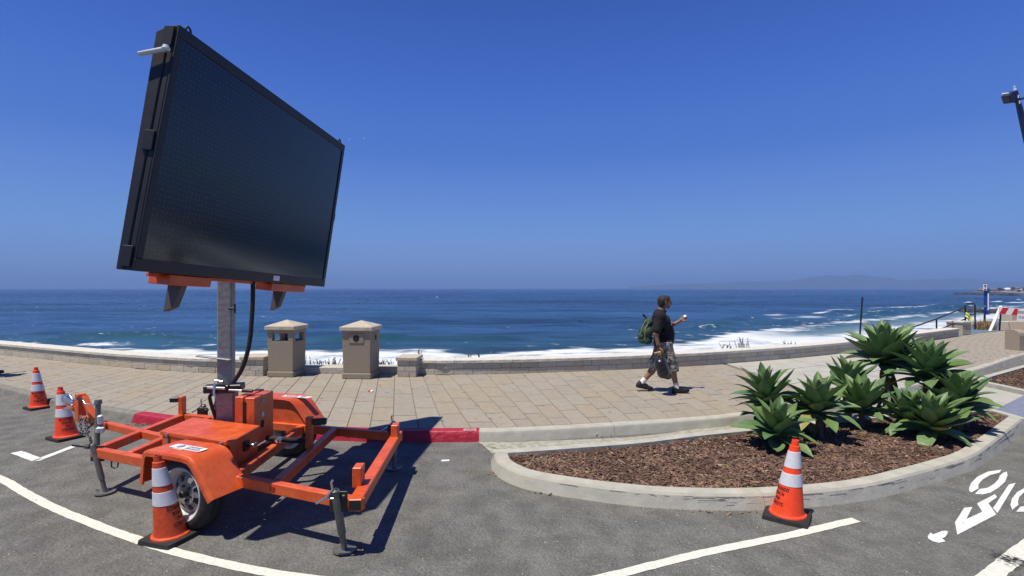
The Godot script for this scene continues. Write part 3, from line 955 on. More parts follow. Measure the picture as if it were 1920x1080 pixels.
func build_sea() -> void:
	var n := FastNoiseLite.new()
	n.seed = 21
	n.frequency = 1.0
	n.fractal_octaves = 3
	var f := FastNoiseLite.new()
	f.seed = 22
	f.frequency = 1.0
	f.fractal_octaves = 4
	var s := FastNoiseLite.new()
	s.seed = 23
	s.frequency = 1.0
	s.fractal_octaves = 2
	var rows := 400
	var cols := 760
	var v := PackedVector3Array()
	var c := PackedColorArray()
	var nn := PackedVector3Array()
	var ix := PackedInt32Array()
	var h := PackedFloat32Array()
	h.resize(rows * cols)
	var deep := Color(0.017, 0.055, 0.155)
	var mid := Color(0.024, 0.070, 0.162)
	var green := Color(0.027, 0.078, 0.118)
	for j in rows:
		var q := float(j) / (rows - 1)
		var z := 1.0 / lerpf(1.0 / 66.0, 1.0 / 14000.0, pow(q, 0.93))
		for i in cols:
			var x := z * lerpf(-1.45, 1.65, float(i) / (cols - 1))
			var slope := 0.75 if x > 20.0 else (0.2 if x < -40 else 0.0)
			var d := (z - shore(x)) / sqrt(1.0 + slope * slope)
			var wob := n.get_noise_2d(x / 22.0, z / 30.0)
			var wob2 := s.get_noise_2d(x / 60.0, z / 90.0)
			var y := 0.0
			var near := clampf(1.0 - d / 700.0, 0.0, 1.0)
			# swells that rise towards the beach
			var crest := 0.0
			var k := 0
			for sw in [[14.0, 1.25, 3.4], [31.0, 0.75, 4.5], [52.0, 0.6, 6.0], [80.0, 0.55, 7.0], [118.0, 0.5, 9.0], [165.0, 0.5, 12.0], [230.0, 0.5, 16.0]]:
				k += 1
				var at: float = sw[0] + 7.0 * wob2 + 3.0 * wob
				var amp: float = sw[1] * clampf(0.55 + 1.6 * s.get_noise_2d(x / 45.0 + k * 31.0, k * 9.0), 0.0, 1.3)
				var e: float = (d - at) / float(sw[2])
				var g := amp * exp(-e * e)
				y += g
				if k == 1: crest = g
			var chop := n.get_noise_2d(x / 7.0, z / 3.2) * 0.13 + s.get_noise_2d(x / 30.0, z / 12.0) * 0.22
			y += chop
			h[j * cols + i] = y
			# colour of the water itself: greener in the shallows, streaked by the wind further out
			var streak := n.get_noise_2d(x / 160.0 + 7.0, z / 34.0) + 0.6 * n.get_noise_2d(x / 700.0, z / 190.0 + 3.0) + 0.75 * s.get_noise_2d(x / 24.0, z / 5.5) + 0.6 * n.get_noise_2d(x / 55.0 + 20.0, z / 13.0) + 0.6 * s.get_noise_2d(x / 320.0, z / 80.0 + 40.0) + 0.5 * n.get_noise_2d(x / 1500.0, z / 500.0)
			var col := deep.lerp(mid, clampf(near * 1.2, 0, 1))
			col = col.lerp(green, clampf(1.0 - (d - 2.0) / 34.0, 0.0, 1.0) * 0.75)
			col = col * clampf(1.0 + 0.45 * streak, 0.35, 2.0)
			col = col.lerp(Color(0.012, 0.062, 0.085), clampf(crest * 0.75, 0.0, 0.8))
			if d < 0.0: col = col.lerp(Color(0.13, 0.20, 0.235), clampf(-d / 8.0, 0.0, 1.0))
			# foam
			var fo := f.get_noise_2d(x / 9.0, z / 4.5)
			var fo2 := f.get_noise_2d(x / 2.6 + 50.0, z / 1.5)
			var edge := 0.5 + 4.0 * wob + (4.0 if x > 40 else 0.0)
			var foam := clampf((edge - d) / 3.0 + fo * 1.2 + 0.15, 0.0, 1.0)
			if x > 48.0:   # the surf is broken into bands where the shore turns away
				var wash := 0.18 + 0.75 * sin((d + 4.0 * wob + 2.0 * fo) * 0.30) + 0.8 * fo + 0.5 * fo2
				foam = minf(foam, clampf(lerpf(1.0, wash, clampf((x - 48.0) / 26.0, 0.0, 1.0)), 0.0, 1.0))
			elif d < -4.0: foam = clampf(foam - 0.35 + 0.9 * fo + 0.5 * fo2 + 0.25, 0.35, 1.0)
			# torn patches outside the first line
			var wide := 13.0 if x < 25 else 30.0
			if d < wide and d > -2.0: foam = maxf(foam, clampf((fo * 1.5 + fo2 * 1.3 - (0.85 if x < 25 else 0.78) - clampf(d, 0, 40) / wide * 0.42) * 2.2, 0.0, 1.0) * 0.8)
			# white water on the back of breakers where the coast turns
			if x > 45.0:
				for b in [[20.0, 3.5, 3.0], [34.0, 2.5, 7.0]]:
					var e: float = (d - b[0] - 5.0 * wob2) / float(b[1])
					foam = maxf(foam, clampf((x - 70.0) / 60.0, 0.0, 1.0) * clampf((exp(-e * e) * (0.18 + 1.3 * s.get_noise_2d(x / 26.0 + float(b[2]), z / 40.0)) + fo2 * 0.35 - 0.18) * 3.2, 0.0, 1.0))
			if x < -52.0:
				var e: float = (d - 6.0 - 3.0 * wob2) / 2.2
				foam = maxf(foam, clampf((exp(-e * e) * (-0.05 + 1.1 * s.get_noise_2d(x / 14.0, 4.0)) + fo2 * 0.4 - 0.2) * 3.0, 0.0, 1.0))
			# a few whitecaps
			if d > 40.0 and d < 900.0:
				var cap := n.get_noise_2d(x / 6.0 + 90.0, z / 2.4) + 0.5 * s.get_noise_2d(x / 50.0, z / 50.0)
				foam = maxf(foam, clampf((cap - 0.95) * 6.0, 0.0, 0.7))
			col = col.lerp(Color(0.74, 0.78, 0.80), foam)
			c.append(col)
			v.append(Vector3(x, SEA + y * clampf((d + 6.0) / 8.0, 0.0, 1.0), -z))
	# normals from the slope of the water, with the ripples that are finer than the mesh added to them
	for j in rows:
		for i in cols:
			var a := v[j * cols + maxi(i - 1, 0)]
			var b := v[j * cols + mini(i + 1, cols - 1)]
			var p := v[maxi(j - 1, 0) * cols + i]
			var q := v[mini(j + 1, rows - 1) * cols + i]
			var here := v[j * cols + i]
			var nrm := (b - a).cross(q - p).normalized()
			if nrm.y < 0: nrm = -nrm
			var far := clampf(-here.z / 300.0, 0.15, 1.0)
			nrm += Vector3(n.get_noise_2d(here.x / 2.2, here.z / 1.3), 0, n.get_noise_2d(here.x / 2.2 + 99.0, here.z / 1.3)) * 0.30 * far
			nn.append(nrm.normalized())
	for j in rows - 1:
		for i in cols - 1:
			var a := j * cols + i
			ix.append_array([a, a + cols, a + 1, a + 1, a + cols, a + cols + 1])
	var arr := []
	arr.resize(Mesh.ARRAY_MAX)
	arr[Mesh.ARRAY_VERTEX] = v
	arr[Mesh.ARRAY_NORMAL] = nn
	arr[Mesh.ARRAY_COLOR] = c
	arr[Mesh.ARRAY_INDEX] = ix
	var m := ArrayMesh.new()
	m.add_surface_from_arrays(Mesh.PRIMITIVE_TRIANGLES, arr)
	var w := mat("water", Color(1, 1, 1), 0.42)
	w.vertex_color_use_as_albedo = true
	w.metallic_specular = 0.28
	var o := put_mesh("sea", m, w)
	o.set_meta("kind", "structure")

func build_coast() -> void:
	# the slope down from the wall and the beach in front of the water
	var st := begin()
	st.set_smooth_group(1)
	var ws := resample(W, 0.8)
	var n := FastNoiseLite.new()
	n.seed = 4
	n.frequency = 0.2
	var rows := []
	for i in ws.size():
		var o := side(ws, i)
		var row := []
		for q in [[0.3, -0.05], [0.9, -0.12], [2.0, -0.9], [6.0, -3.4], [14.0, -6.6], [26.0, -7.3]]:
			var p: Vector3 = ws[i] + o * q[0]
			row.append(Vector3(p.x, q[1] + 0.15 * n.get_noise_2d(p.x, p.z) * q[0] * 0.3, p.z))
		var last: Vector3 = row[-1]
		row.append(last + o * 18.0 + Vector3(0, -0.45, 0))
		row.append(last + o * 30.0 + Vector3(0, -2.0, 0))
		rows.append(row)
	for i in rows.size() - 1:
		for j in 7:
			up_quad(st, rows[i][j], rows[i + 1][j], rows[i + 1][j + 1], rows[i][j + 1])
	struct("beach", st, mats.sand)
	# hazy headlands across the bay
	hills("hills", [[1180, 536.5], [1240, 534], [1300, 532], [1350, 531], [1400, 527], [1440, 528.5], [1470, 527], [1500, 523], [1530, 518.5], [1555, 516], [1575, 517.5], [1600, 516.5], [1630, 517], [1660, 521], [1690, 527], [1720, 523.5], [1760, 524], [1800, 521], [1830, 523], [1860, 528], [1900, 529], [1960, 524], [2040, 520], [2120, 522]], 6500.0, 1200.0, 31)
	far_shore()

func hills(called: String, line: Array, z: float, deep: float, seed_: int) -> void:
	var n := FastNoiseLite.new()
	n.seed = seed_
	n.frequency = 1.0
	n.fractal_octaves = 4
	var st := begin()
	st.set_smooth_group(1)
	var rows := []
	var cols := 150
	for i in cols + 1:
		var f := float(i) / cols * (line.size() - 1)
		var k := mini(int(f), line.size() - 2)
		var px: float = lerpf(line[k][0], line[k + 1][0], f - k)
		var py: float = lerpf(line[k][1], line[k + 1][1], f - k)
		var top := (540.0 - py) / 960.0 * z + 1.95 - SEA
		var x := (px - 960.0) / 960.0 * z
		var row := []
		for j in 15:
			var q := j / 14.0
			var y := SEA - 2.0 + top * pow(sin(q * PI), 0.8) * (1.0 + 0.22 * n.get_noise_2d(x / 320.0, q * 5.0) * (1.0 if j != 7 else 0.2))
			row.append(Vector3(x * (1.0 + (q - 0.5) * deep / z), y, -(z + (q - 0.5) * deep)))
		rows.append(row)
	for i in cols:
		for j in 14: up_quad(st, rows[i][j], rows[i + 1][j], rows[i + 1][j + 1], rows[i][j + 1])
	var m := tmat("hill", grain(128, Color(0.025, 0.04, 0.035), Color(0.06, 0.07, 0.055), 0.04, seed_), 700.0, 0.95)
	struct(called, st, m)

func far_shore() -> void:
	# the stone breakwater of the harbour, with low buildings and trees on the land behind it
	var z := 820.0
	var st := begin()
	var r := RandomNumberGenerator.new()
	r.seed = 77
	var a: Vector3 = Vector3(711.521, -5.737, -820.000)
	var b: Vector3 = Vector3(630.000, -7.050, -640.000)
	for i in 150:
		var t := i / 149.0
		for k in 3:
			var p := a.lerp(b, t) + Vector3(r.randf_range(-2, 2), 0, r.randf_range(-4, 4))
			p.y = SEA + r.randf_range(-0.2, 2.3) * (0.45 + 0.55 * minf(1.0, t * 5.0))
			box(st, Transform3D(Basis.from_euler(Vector3(r.randf() * 3, r.randf() * 3, r.randf() * 3)), p), Vector3(r.randf_range(1.5, 3.4), r.randf_range(1.2, 2.5), r.randf_range(1.5, 3.2)), 0.2)
	tag(commit("breakwater", st, mats.rock), "long low stone breakwater running out from the far harbour", "breakwater")
	var land := begin()
	var lp := PackedVector2Array()
	for p in [Vector3(897.917, -4.300, -1000.000), Vector3(710.938, -4.612, -700.000), Vector3(893.333, -6.050, -640.000), Vector3(1764.583, -3.779, -1100.000), Vector3(1245.833, -2.112, -1300.000)]: lp.append(Vector2(p.x, p.z))
	plate(land, lp, func(q: Vector2, y: float): return Vector3(q.x, y, q.y), SEA - 2.0, SEA + 3.4)
	struct("far_land", land, mats.sand)
	var walls := [Color(0.50, 0.50, 0.49), Color(0.42, 0.36, 0.30), Color(0.58, 0.56, 0.52), Color(0.30, 0.30, 0.31)]
	var roofs := [Color(0.70, 0.71, 0.72), Color(0.16, 0.15, 0.15), Color(0.62, 0.63, 0.64), Color(0.30, 0.16, 0.12)]
	var list := [[1845, 15.0, 3.5, 3, "low grey flat building far out on the harbour land"], [1866, 13.0, 4.0, 1, "brown low building behind the breakwater, beside the white-roofed one"], [1889, 15.0, 4.0, 0, "white peaked roof pavilion on the far harbour"], [1903, 10.0, 6.5, 1, "dark-roofed taller house of the far harbour"], [1911, 16.0, 3.4, 2, "broad white low-pitched roof by the far harbour edge"], [1934, 18.0, 6.0, 3, "grey hall at the root of the far harbour land"]]
	for e in list:
		var pz := 860.0
		var x: float = (e[0] - 960.0) / 960.0 * pz
		var t := thing("harbour_building", e[4], "building", Vector3(x, SEA + 3.4, -pz), "buildings of the far harbour")
		var s := begin()
		box(s, Transform3D(Basis(), Vector3(0, e[2] / 2, 0)), Vector3(e[1], e[2], 9), 0.0)
		commit("wall", s, mat("far_wall_%d" % e[0], walls[e[3]], 0.9), t)
		var rf := begin()
		var hh: float = 3.2 if e[3] == 0 else 1.8
		var c := []
		for k in 8:
			var up := k & 2
			c.append(Vector3((-0.5 if k & 1 == 0 else 0.5) * (e[1] + 1.2) * (0.15 if up and e[3] == 0 else (0.8 if up else 1.0)), e[2] + (hh if up else 0.02), (-0.5 if k & 4 == 0 else 0.5) * 10.0 * (0.1 if up else 1.0)))
		hexa(rf, c)
		commit("roof", rf, mat("far_roof_%d" % e[0], roofs[e[3]], 0.7), t)
	var leaf := mat("far_leaf", Color(0.03, 0.05, 0.02), 0.95)
	for e in [[1853, 5.0, "round dark tree between the first two harbour buildings"], [1874, 6.5, "dark tree left of the white pavilion on the far harbour"], [1880, 5.0, "small dark tree against the white pavilion of the harbour"], [1899, 7.5, "tallest dark tree of the far harbour"], [1920, 7.0, "dark tree past the broad white harbour roof"]]:
		var pz := 850.0
		var lab: String = e[2].replace("left of", "beside")
		var t := thing("harbour_tree", lab, "tree", Vector3((e[0] - 960.0) / 960.0 * pz, SEA + 3.4, -pz), "trees of the far harbour")
		var tr := begin()
		tube(tr, [Vector3.ZERO, Vector3(0.2, e[1] * 0.6, 0)], [0.35, 0.2], 6)
		commit("trunk", tr, mats.rock, t)
		var cr := begin()
		for i in 46:
			var o := Vector3(r.randf_range(-1, 1), r.randf_range(-0.8, 1), r.randf_range(-1, 1))
			if o.length() > 1.0: o = o.normalized()
			box(cr, Transform3D(Basis.from_euler(Vector3(r.randf() * 6, r.randf() * 6, 0)), Vector3(0, e[1] * 0.75, 0) + o * Vector3(2.4, e[1] * 0.32, 2.4)), Vector3(1.3, 0.5, 1.2), 0.0)
		commit("crown", cr, leaf, t)
	# the dark rock groin nearer the beach
	var gr := begin()
	for i in 230:
		var t := r.randf()
		var p: Vector3 = Vector3(188.592, -7.987, -212.000).lerp(Vector3(191.917, -8.054, -196.000), t) + Vector3(r.randf_range(-1, 1), 0, r.randf_range(-3.5, 3.5))
		p.y = SEA + r.randf_range(-0.3, 1.1) * minf(1.0, 0.4 + t * 4.0)
		box(gr, Transform3D(Basis.from_euler(Vector3(r.randf() * 3, r.randf() * 3, r.randf() * 3)), p), Vector3(r.randf_range(0.8, 2.0), r.randf_range(0.6, 1.3), r.randf_range(0.8, 1.8)), 0.15)
	tag(commit("rock_groin", gr, mats.rock), "short groin of dark boulders in the surf behind the stair rail", "rocks")

# ---------------------------------------------------------------- painted markings
func painted(called: String, shapes: Array, label: String, m: Material, y := 0.004) -> Node3D:
	var st := begin()
	for pts in shapes:
		var poly := PackedVector2Array()
		for p in pts: poly.append(Vector2(p.x, p.z))
		var idx := Geometry2D.triangulate_polygon(poly)
		for i in range(0, idx.size(), 3):
			var q := []
			for k in 3: q.append(Vector3(poly[idx[i + k]].x, y, poly[idx[i + k]].y))
			tri(st, q[0], q[1], q[2], q[0] - Vector3(0, 9, 0))
	return tag(commit(called, st, m), label, "road marking")

func stripe(pts: Array, w: float, worn := 0.006) -> Array:   # a painted band with slightly ragged edges, as polygons
	var out := []
	var fine := resample(pts, 0.06)
	var a := []
	for i in fine.size():
		var o := side(fine, i) * w * 0.5
		a.append([fine[i] + o * (1.0 + rng.randf_range(-worn, worn) * 12.0), fine[i] - o * (1.0 + rng.randf_range(-worn, worn) * 12.0)])
	for i in fine.size() - 1: out.append([a[i][0], a[i + 1][0], a[i + 1][1], a[i][1]])
	return out

func build_markings() -> void:
	var arc: Array = smooth_line([Vector3(-8.977, 0.000, -7.064), Vector3(-6.946, 0.000, -6.118), Vector3(-5.229, 0.000, -5.229), Vector3(-4.704, 0.000, -4.913), Vector3(-4.051, 0.000, -4.533), Vector3(-3.397, 0.000, -4.197), Vector3(-2.983, 0.000, -4.000), Vector3(-2.531, 0.000, -3.797), Vector3(-2.129, 0.000, -3.649), Vector3(-1.766, 0.000, -3.532), Vector3(-1.436, 0.000, -3.448), Vector3(-1.130, 0.000, -3.391)], 6)
	painted("edge_line", stripe(arc, 0.085), "long curved off-white line on the asphalt passing the old cone by the wheel", mats.line)
	painted("bay_line", stripe(smooth_line([Vector3(2.891, 0.000, -4.303), Vector3(2.185, 0.000, -4.034), Vector3(1.458, 0.000, -3.782), Vector3(1.014, 0.000, -3.607), Vector3(0.687, 0.000, -3.473), Vector3(0.136, 0.000, -3.273)], 6), 0.085), "straight off-white line on the asphalt that ends in front of the bright cone", mats.line)
	painted("lane_line", stripe([Vector3(4.492, 0.000, -4.207), Vector3(3.820, 0.000, -3.820), Vector3(3.328, 0.000, -3.519), Vector3(2.800, 0.000, -3.200)], 0.11), "off-white lane line with a black tyre smear beside the bicycle symbol", mats.line)
	painted("corner_mark", stripe([Vector3(-5.888, 0.000, -6.078), Vector3(-5.367, 0.000, -5.796)], 0.10) + stripe([Vector3(-5.366, 0.000, -5.769), Vector3(-5.395, 0.000, -6.378)], 0.085), "white corner mark in the shape of an L on the asphalt by the trailer tongue", mats.white_paint)
	var b := [
		[Vector3(4.441, 0.000, -4.975), Vector3(4.577, 0.000, -5.105), Vector3(4.798, 0.000, -5.279), Vector3(5.041, 0.000, -5.426), Vector3(5.245, 0.000, -5.484), Vector3(5.137, 0.000, -5.396), Vector3(4.974, 0.000, -5.326), Vector3(4.780, 0.000, -5.201), Vector3(4.621, 0.000, -5.072), Vector3(4.525, 0.000, -4.968), Vector3(4.370, 0.000, -4.872), Vector3(4.387, 0.000, -4.912)],
		[Vector3(5.186, 0.000, -5.400), Vector3(5.245, 0.000, -5.426), Vector3(5.144, 0.000, -5.315), Vector3(4.948, 0.000, -5.139), Vector3(4.721, 0.000, -4.975), Vector3(4.545, 0.000, -4.866), Vector3(4.436, 0.000, -4.827), Vector3(4.373, 0.000, -4.836), Vector3(4.520, 0.000, -4.953), Vector3(4.634, 0.000, -4.988), Vector3(4.788, 0.000, -5.085), Vector3(4.949, 0.000, -5.208), Vector3(5.065, 0.000, -5.315)],
		[Vector3(4.004, 0.000, -4.534), Vector3(4.092, 0.000, -4.550), Vector3(3.828, 0.000, -4.313), Vector3(4.090, 0.000, -4.453), Vector3(4.201, 0.000, -4.626), Vector3(4.560, 0.000, -4.833), Vector3(4.511, 0.000, -4.762), Vector3(4.307, 0.000, -4.628), Vector3(4.161, 0.000, -4.398), Vector3(3.511, 0.000, -4.037), Vector3(3.681, 0.000, -4.254)],
		[Vector3(4.922, 0.000, -5.072), Vector3(5.029, 0.000, -5.112), Vector3(4.197, 0.000, -4.426), Vector3(4.252, 0.000, -4.526)],
		[Vector3(4.471, 0.000, -4.593), Vector3(4.622, 0.000, -4.733), Vector3(4.816, 0.000, -4.881), Vector3(4.975, 0.000, -4.975), Vector3(5.127, 0.000, -5.030), Vector3(5.042, 0.000, -4.968), Vector3(4.875, 0.000, -4.875), Vector3(4.716, 0.000, -4.762), Vector3(4.586, 0.000, -4.642), Vector3(4.549, 0.000, -4.598), Vector3(4.384, 0.000, -4.487)],
		[Vector3(4.385, 0.000, -4.453), Vector3(4.520, 0.000, -4.553), Vector3(4.610, 0.000, -4.579), Vector3(4.723, 0.000, -4.634), Vector3(4.895, 0.000, -4.762), Vector3(5.068, 0.000, -4.912), Vector3(5.183, 0.000, -4.975), Vector3(5.072, 0.000, -4.851), Vector3(4.833, 0.000, -4.662), Vector3(4.625, 0.000, -4.526), Vector3(4.461, 0.000, -4.453)],
		[Vector3(3.257, 0.000, -4.012), Vector3(3.331, 0.000, -4.075), Vector3(3.326, 0.000, -4.044), Vector3(3.452, 0.000, -4.103), Vector3(3.485, 0.000, -4.103), Vector3(3.460, 0.000, -4.065), Vector3(3.387, 0.000, -4.002), Vector3(3.344, 0.000, -3.981), Vector3(3.329, 0.000, -3.931), Vector3(3.261, 0.000, -3.911), Vector3(3.233, 0.000, -3.931), Vector3(3.231, 0.000, -3.971)]]
	painted("bicycle_symbol", b, "white stencilled bicycle and rider symbol on the asphalt outside the planter", mats.white_paint, 0.0045)
	# tyre smear across the lane line
	var sm := begin()
	var r := RandomNumberGenerator.new()
	r.seed = 5
	var c: Vector3 = Vector3(3.569, 0.007, -3.672)
	for i in 240:
		var o := Vector3(r.randfn(0, 0.05), i * 0.000004, r.randfn(0, 0.055))
		var s := r.randf_range(0.003, 0.011)
		var p := c + o
		var w := s * r.randf_range(0.2, 0.5)
		up_quad(sm, p + Vector3(-s, 0, -s * 0.9 - w), p + Vector3(s, 0.0, s * 0.6 - w), p + Vector3(s * 1.1, 0, s * 0.7 + w), p + Vector3(-s * 0.9, 0, -s + w))
	tag(commit("tyre_smear", sm, mats.ink), "black rubber smear on the lane line by the bicycle symbol", "stain", "", "stuff")

# ---------------------------------------------------------------- the message board trailer
const TA := Vector3(-4.02, 0, -4.93)
const TB := Vector3(-1.085, 0, -3.72)
const TC := Vector3(-1.17, 0, -5.40)
const TD := Vector3(-4.04, 0, -6.25)
func deck(u: float, v: float, h: float) -> Vector3:   # a place on the trailer's frame: u from tongue to tail, v from the road side to the kerb side
	var p := TA.lerp(TB, u).lerp(TD.lerp(TC, u), v)
	return Vector3(p.x, h, p.z)

const S0 := Vector3(-2.6051, 2.0684, -3.5173)
const SW := Vector3(0.2950, -0.1048, -2.7733)
const SH := Vector3(0.1936, 1.7895, -0.1921)
func board(a: float, b: float, c: float) -> Vector3:   # a across the board, b up it, c metres behind its face
	var n := SH.cross(SW).normalized()
	if n.x < 0: n = -n
	return S0 + SW * a + SH * b - n * c

func slab(st: SurfaceTool, a0: float, a1: float, b0: float, b1: float, c0: float, c1: float, bevel := 0.004) -> void:
	var c := []
	for i in 8: c.append(board(a0 if i & 1 == 0 else a1, b0 if i & 2 == 0 else b1, c0 if i & 4 == 0 else c1))
	hexa(st, c, bevel)

func build_trailer() -> void:
	var t := thing("message_board_trailer", "orange two-wheeled trailer carrying a dark electronic message board on a grey mast", "trailer", Vector3(-2.6, 0, -5.05))
	t.set_meta("drawn_in_place", true)
	var o: Material = mats.orange
	var st := begin()
	var hc := 0.376
	# frame
	var fr := [["side_rail", 0.0, 0.0, 1.0, 0.0, 0.0], ["side_rail", 0.0, 1.0, 1.0, 1.0, 0.0], ["cross_beam", 0.012, 0.03, 0.012, 0.97, 0.002], ["cross_beam", 0.15, 0.03, 0.15, 0.97, -0.002], ["cross_beam", 0.585, 0.03, 0.585, 0.97, -0.003], ["cross_beam", 0.73, 0.025, 0.73, 0.975, 0.003], ["rear_beam", 0.983, -0.03, 0.983, 1.04, 0.006]]
	var members := []
	for f in fr:
		st = begin()
		beam(st, deck(f[1], f[2], hc + f[5]), deck(f[3], f[4], hc + f[5]), 0.068 if f[0] != "rear_beam" else 0.098, 0.088, 0.007)
		members.append(commit(f[0], st, o, t))
	# dark open end of the rear beam, welds and a sticker
	st = begin()
	var e0 := deck(0.983, -0.03, hc + 0.006)
	var dir := (e0 - deck(0.983, 0.0, hc + 0.006)).normalized()
	box(st, Transform3D(frame_to(e0, e0 + dir), e0), Vector3(0.080, 0.070, 0.006), 0.0)
	commit("end_cap", st, mats.black_plastic, members[6])
	st = begin()
	var side_out := Vector3(-0.381, 0, 0.924)
	var rf := deck(0.735, 0.0, hc) + side_out * 0.036
	box(st, Transform3D(frame_to(rf, rf + side_out), rf), Vector3(0.05, 0.035, 0.005), 0.001)
	commit("reflector", st, mats.lamp_red, members[0])
	st = begin()
	var tg := deck(0.012, 0.28, hc) + Vector3(0.034, 0, 0)
	box(st, Transform3D(Basis(), tg), Vector3(0.004, 0.05, 0.04), 0.0)
	commit("serial_plate", st, mats.steel, members[2])
	# tongue and coupler
	var q0 := Vector3(-2.95, hc + 0.006, -4.98)
	var q1 := Vector3(-4.90, hc + 0.006, -5.995)
	st = begin()
	beam(st, q0, q1, 0.066, 0.078, 0.007)
	var tongue := commit("tongue", st, o, t)
	st = begin()
	beam(st, Vector3(-5.14, 0.36, -6.10), Vector3(-5.14, 0.69, -6.10), 0.085, 0.085, 0.006, Vector3(1, 0, 0.5))
	beam(st, Vector3(-5.08, 0.66, -6.08), Vector3(-4.86, 0.42, -5.96), 0.06, 0.06, 0.005)
	beam(st, Vector3(-5.13, 0.40, -6.10), Vector3(-4.90, 0.40, -5.99), 0.06, 0.07, 0.005)
	beam(st, Vector3(-5.15, 0.50, -6.10), Vector3(-5.36, 0.53, -6.20), 0.065, 0.065, 0.005)
	commit("folding_hitch", st, o, tongue)
	st = begin()
	beam(st, Vector3(-5.24, 0.565, -6.14), Vector3(-5.42, 0.60, -6.23), 0.075, 0.055, 0.012)
	lathe(st, [Vector2(0.0, 0.045), Vector2(0.03, 0.04), Vector2(0.045, 0.015), Vector2(0.045, -0.03), Vector2(0.0, -0.032)], Transform3D(Basis(), Vector3(-5.43, 0.60, -6.235)), 14)
	tube(st, [Vector3(-5.27, 0.60, -6.15), Vector3(-5.33, 0.66, -6.17), Vector3(-5.40, 0.665, -6.21)], 0.012, 8)
	tube(st, [Vector3(-5.22, 0.55, -6.08), Vector3(-5.36, 0.50, -6.12)], 0.014, 8)
	commit("coupler", st, mats.chrome, tongue)
	st = begin()
	chain(st, [Vector3(-5.08, 0.43, -6.03), Vector3(-5.02, 0.33, -5.96), Vector3(-4.92, 0.26, -5.90), Vector3(-4.83, 0.24, -5.86), Vector3(-4.80, 0.15, -5.84)], 0.045)
	chain(st, [Vector3(-5.03, 0.42, -6.02), Vector3(-4.93, 0.34, -5.93), Vector3(-4.86, 0.36, -5.90), Vector3(-4.80, 0.44, -5.88)], 0.045)
	chain(st, [Vector3(-4.95, 0.43, -5.95), Vector3(-4.90, 0.30, -5.90), Vector3(-4.84, 0.31, -5.87)], 0.045)
	commit("safety_chain", st, mats.chain_steel, tongue)
	st = begin()
	tube(st, [Vector3(-4.70, 0.20, -5.80), Vector3(-4.72, 0.64, -5.84)], 0.027, 14)
	tube(st, [Vector3(-4.69, 0.06, -5.79), Vector3(-4.70, 0.24, -5.80)], 0.026, 12)
	lathe(st, [Vector2(0.0, 0.05), Vector2(0.034, 0.045), Vector2(0.04, 0.0), Vector2(0.0, -0.01)], Transform3D(Basis(), Vector3(-4.72, 0.63, -5.84)), 12)
	commit("tongue_jack", st, mats.jack_steel, tongue)
	st = begin()
	tube(st, [Vector3(-4.72, 0.62, -5.82), Vector3(-4.88, 0.62, -5.86), Vector3(-4.93, 0.66, -5.88)], 0.010, 8)
	commit("crank", st, mats.chrome, tongue)
	st = begin()
	beam(st, Vector3(-4.93, 0.655, -5.88), Vector3(-5.03, 0.675, -5.93), 0.03, 0.03, 0.006)
	commit("crank_grip", st, mats.black_plastic, tongue)
	st = begin()
	box(st, Transform3D(Basis.from_euler(Vector3(0, 0.5, 0.1)), Vector3(-4.63, 0.47, -5.76)), Vector3(0.05, 0.10, 0.06), 0.01)
	box(st, Transform3D(Basis.from_euler(Vector3(0, 0.5, 0)), Vector3(-4.62, 0.36, -5.75)), Vector3(0.08, 0.06, 0.08), 0.01)
	commit("jack_bracket", st, mats.pale_grey, tongue)
	# battery box with its lid
	var bx := [Vector3(-3.185, 0, -4.66), Vector3(-2.384, 0, -4.325), Vector3(-3.195, 0, -5.136), Vector3(-2.40, 0, -4.835)]
	st = begin()
	var c := []
	for i in 8:
		var p: Vector3 = bx[(1 if i & 1 else 0) + (2 if i & 4 else 0)]
		c.append(p + Vector3(0, 0.632 if i & 2 else 0.30, 0))
	hexa(st, c, 0.005)
	var bb := commit("battery_box", st, o, t)
	st = begin()
	c = []
	var mid: Vector3 = (bx[0] + bx[3]) / 2.0
	for i in 8:
		var p: Vector3 = bx[(1 if i & 1 else 0) + (2 if i & 4 else 0)]
		p += (p - mid).normalized() * 0.018
		c.append(p + Vector3(0, 0.652 if i & 2 else 0.612, 0))
	hexa(st, c, 0.006)
	commit("lid", st, o, bb)
	for e in [0.10, 0.90]:
		var p: Vector3 = bx[0].lerp(bx[1], e)
		var n := Vector3(-0.386, 0, 0.922)
		st = begin()
		box(st, Transform3D(frame_to(p, p + n), p + n * 0.012 + Vector3(0, 0.625, 0)), Vector3(0.035, 0.03, 0.02), 0.003)
		box(st, Transform3D(frame_to(p, p + n), p + n * 0.008 + Vector3(0, 0.575, 0)), Vector3(0.028, 0.06, 0.012), 0.003)
		commit("latch", st, mats.steel, bb)
	st = begin()
	for k in 7:
		var p: Vector3 = bx[1] + Vector3(-0.03, 0.36 + k * 0.035, 0) + Vector3(-0.386, 0, 0.922) * 0.003 + Vector3(-0.01, 0, 0)
		lathe(st, [Vector2(0.0, 0.006), Vector2(0.006, 0.004), Vector2(0.008, 0.0)], Transform3D(Basis(Vector3.RIGHT, PI / 2), p), 6)
	commit("rivets", st, mats.chrome, bb).set_meta("kind", "stuff")
	st = begin()
	var hp: Vector3 = bx[1].lerp(bx[3], 0.52) + Vector3(0.012, 0.535, 0)
	box(st, Transform3D(Basis(), hp), Vector3(0.02, 0.09, 0.08), 0.006)
	beam(st, hp + Vector3(0.0, 0, 0), hp + Vector3(0.075, 0.01, 0.0), 0.022, 0.022, 0.004)
	commit("handle", st, mats.black_plastic, bb)
	st = begin()
	beam(st, hp + Vector3(0.07, 0.01, -0.035), hp + Vector3(0.07, 0.012, 0.035), 0.022, 0.03, 0.006)
	commit("handle_grip", st, mats.chrome, bb)
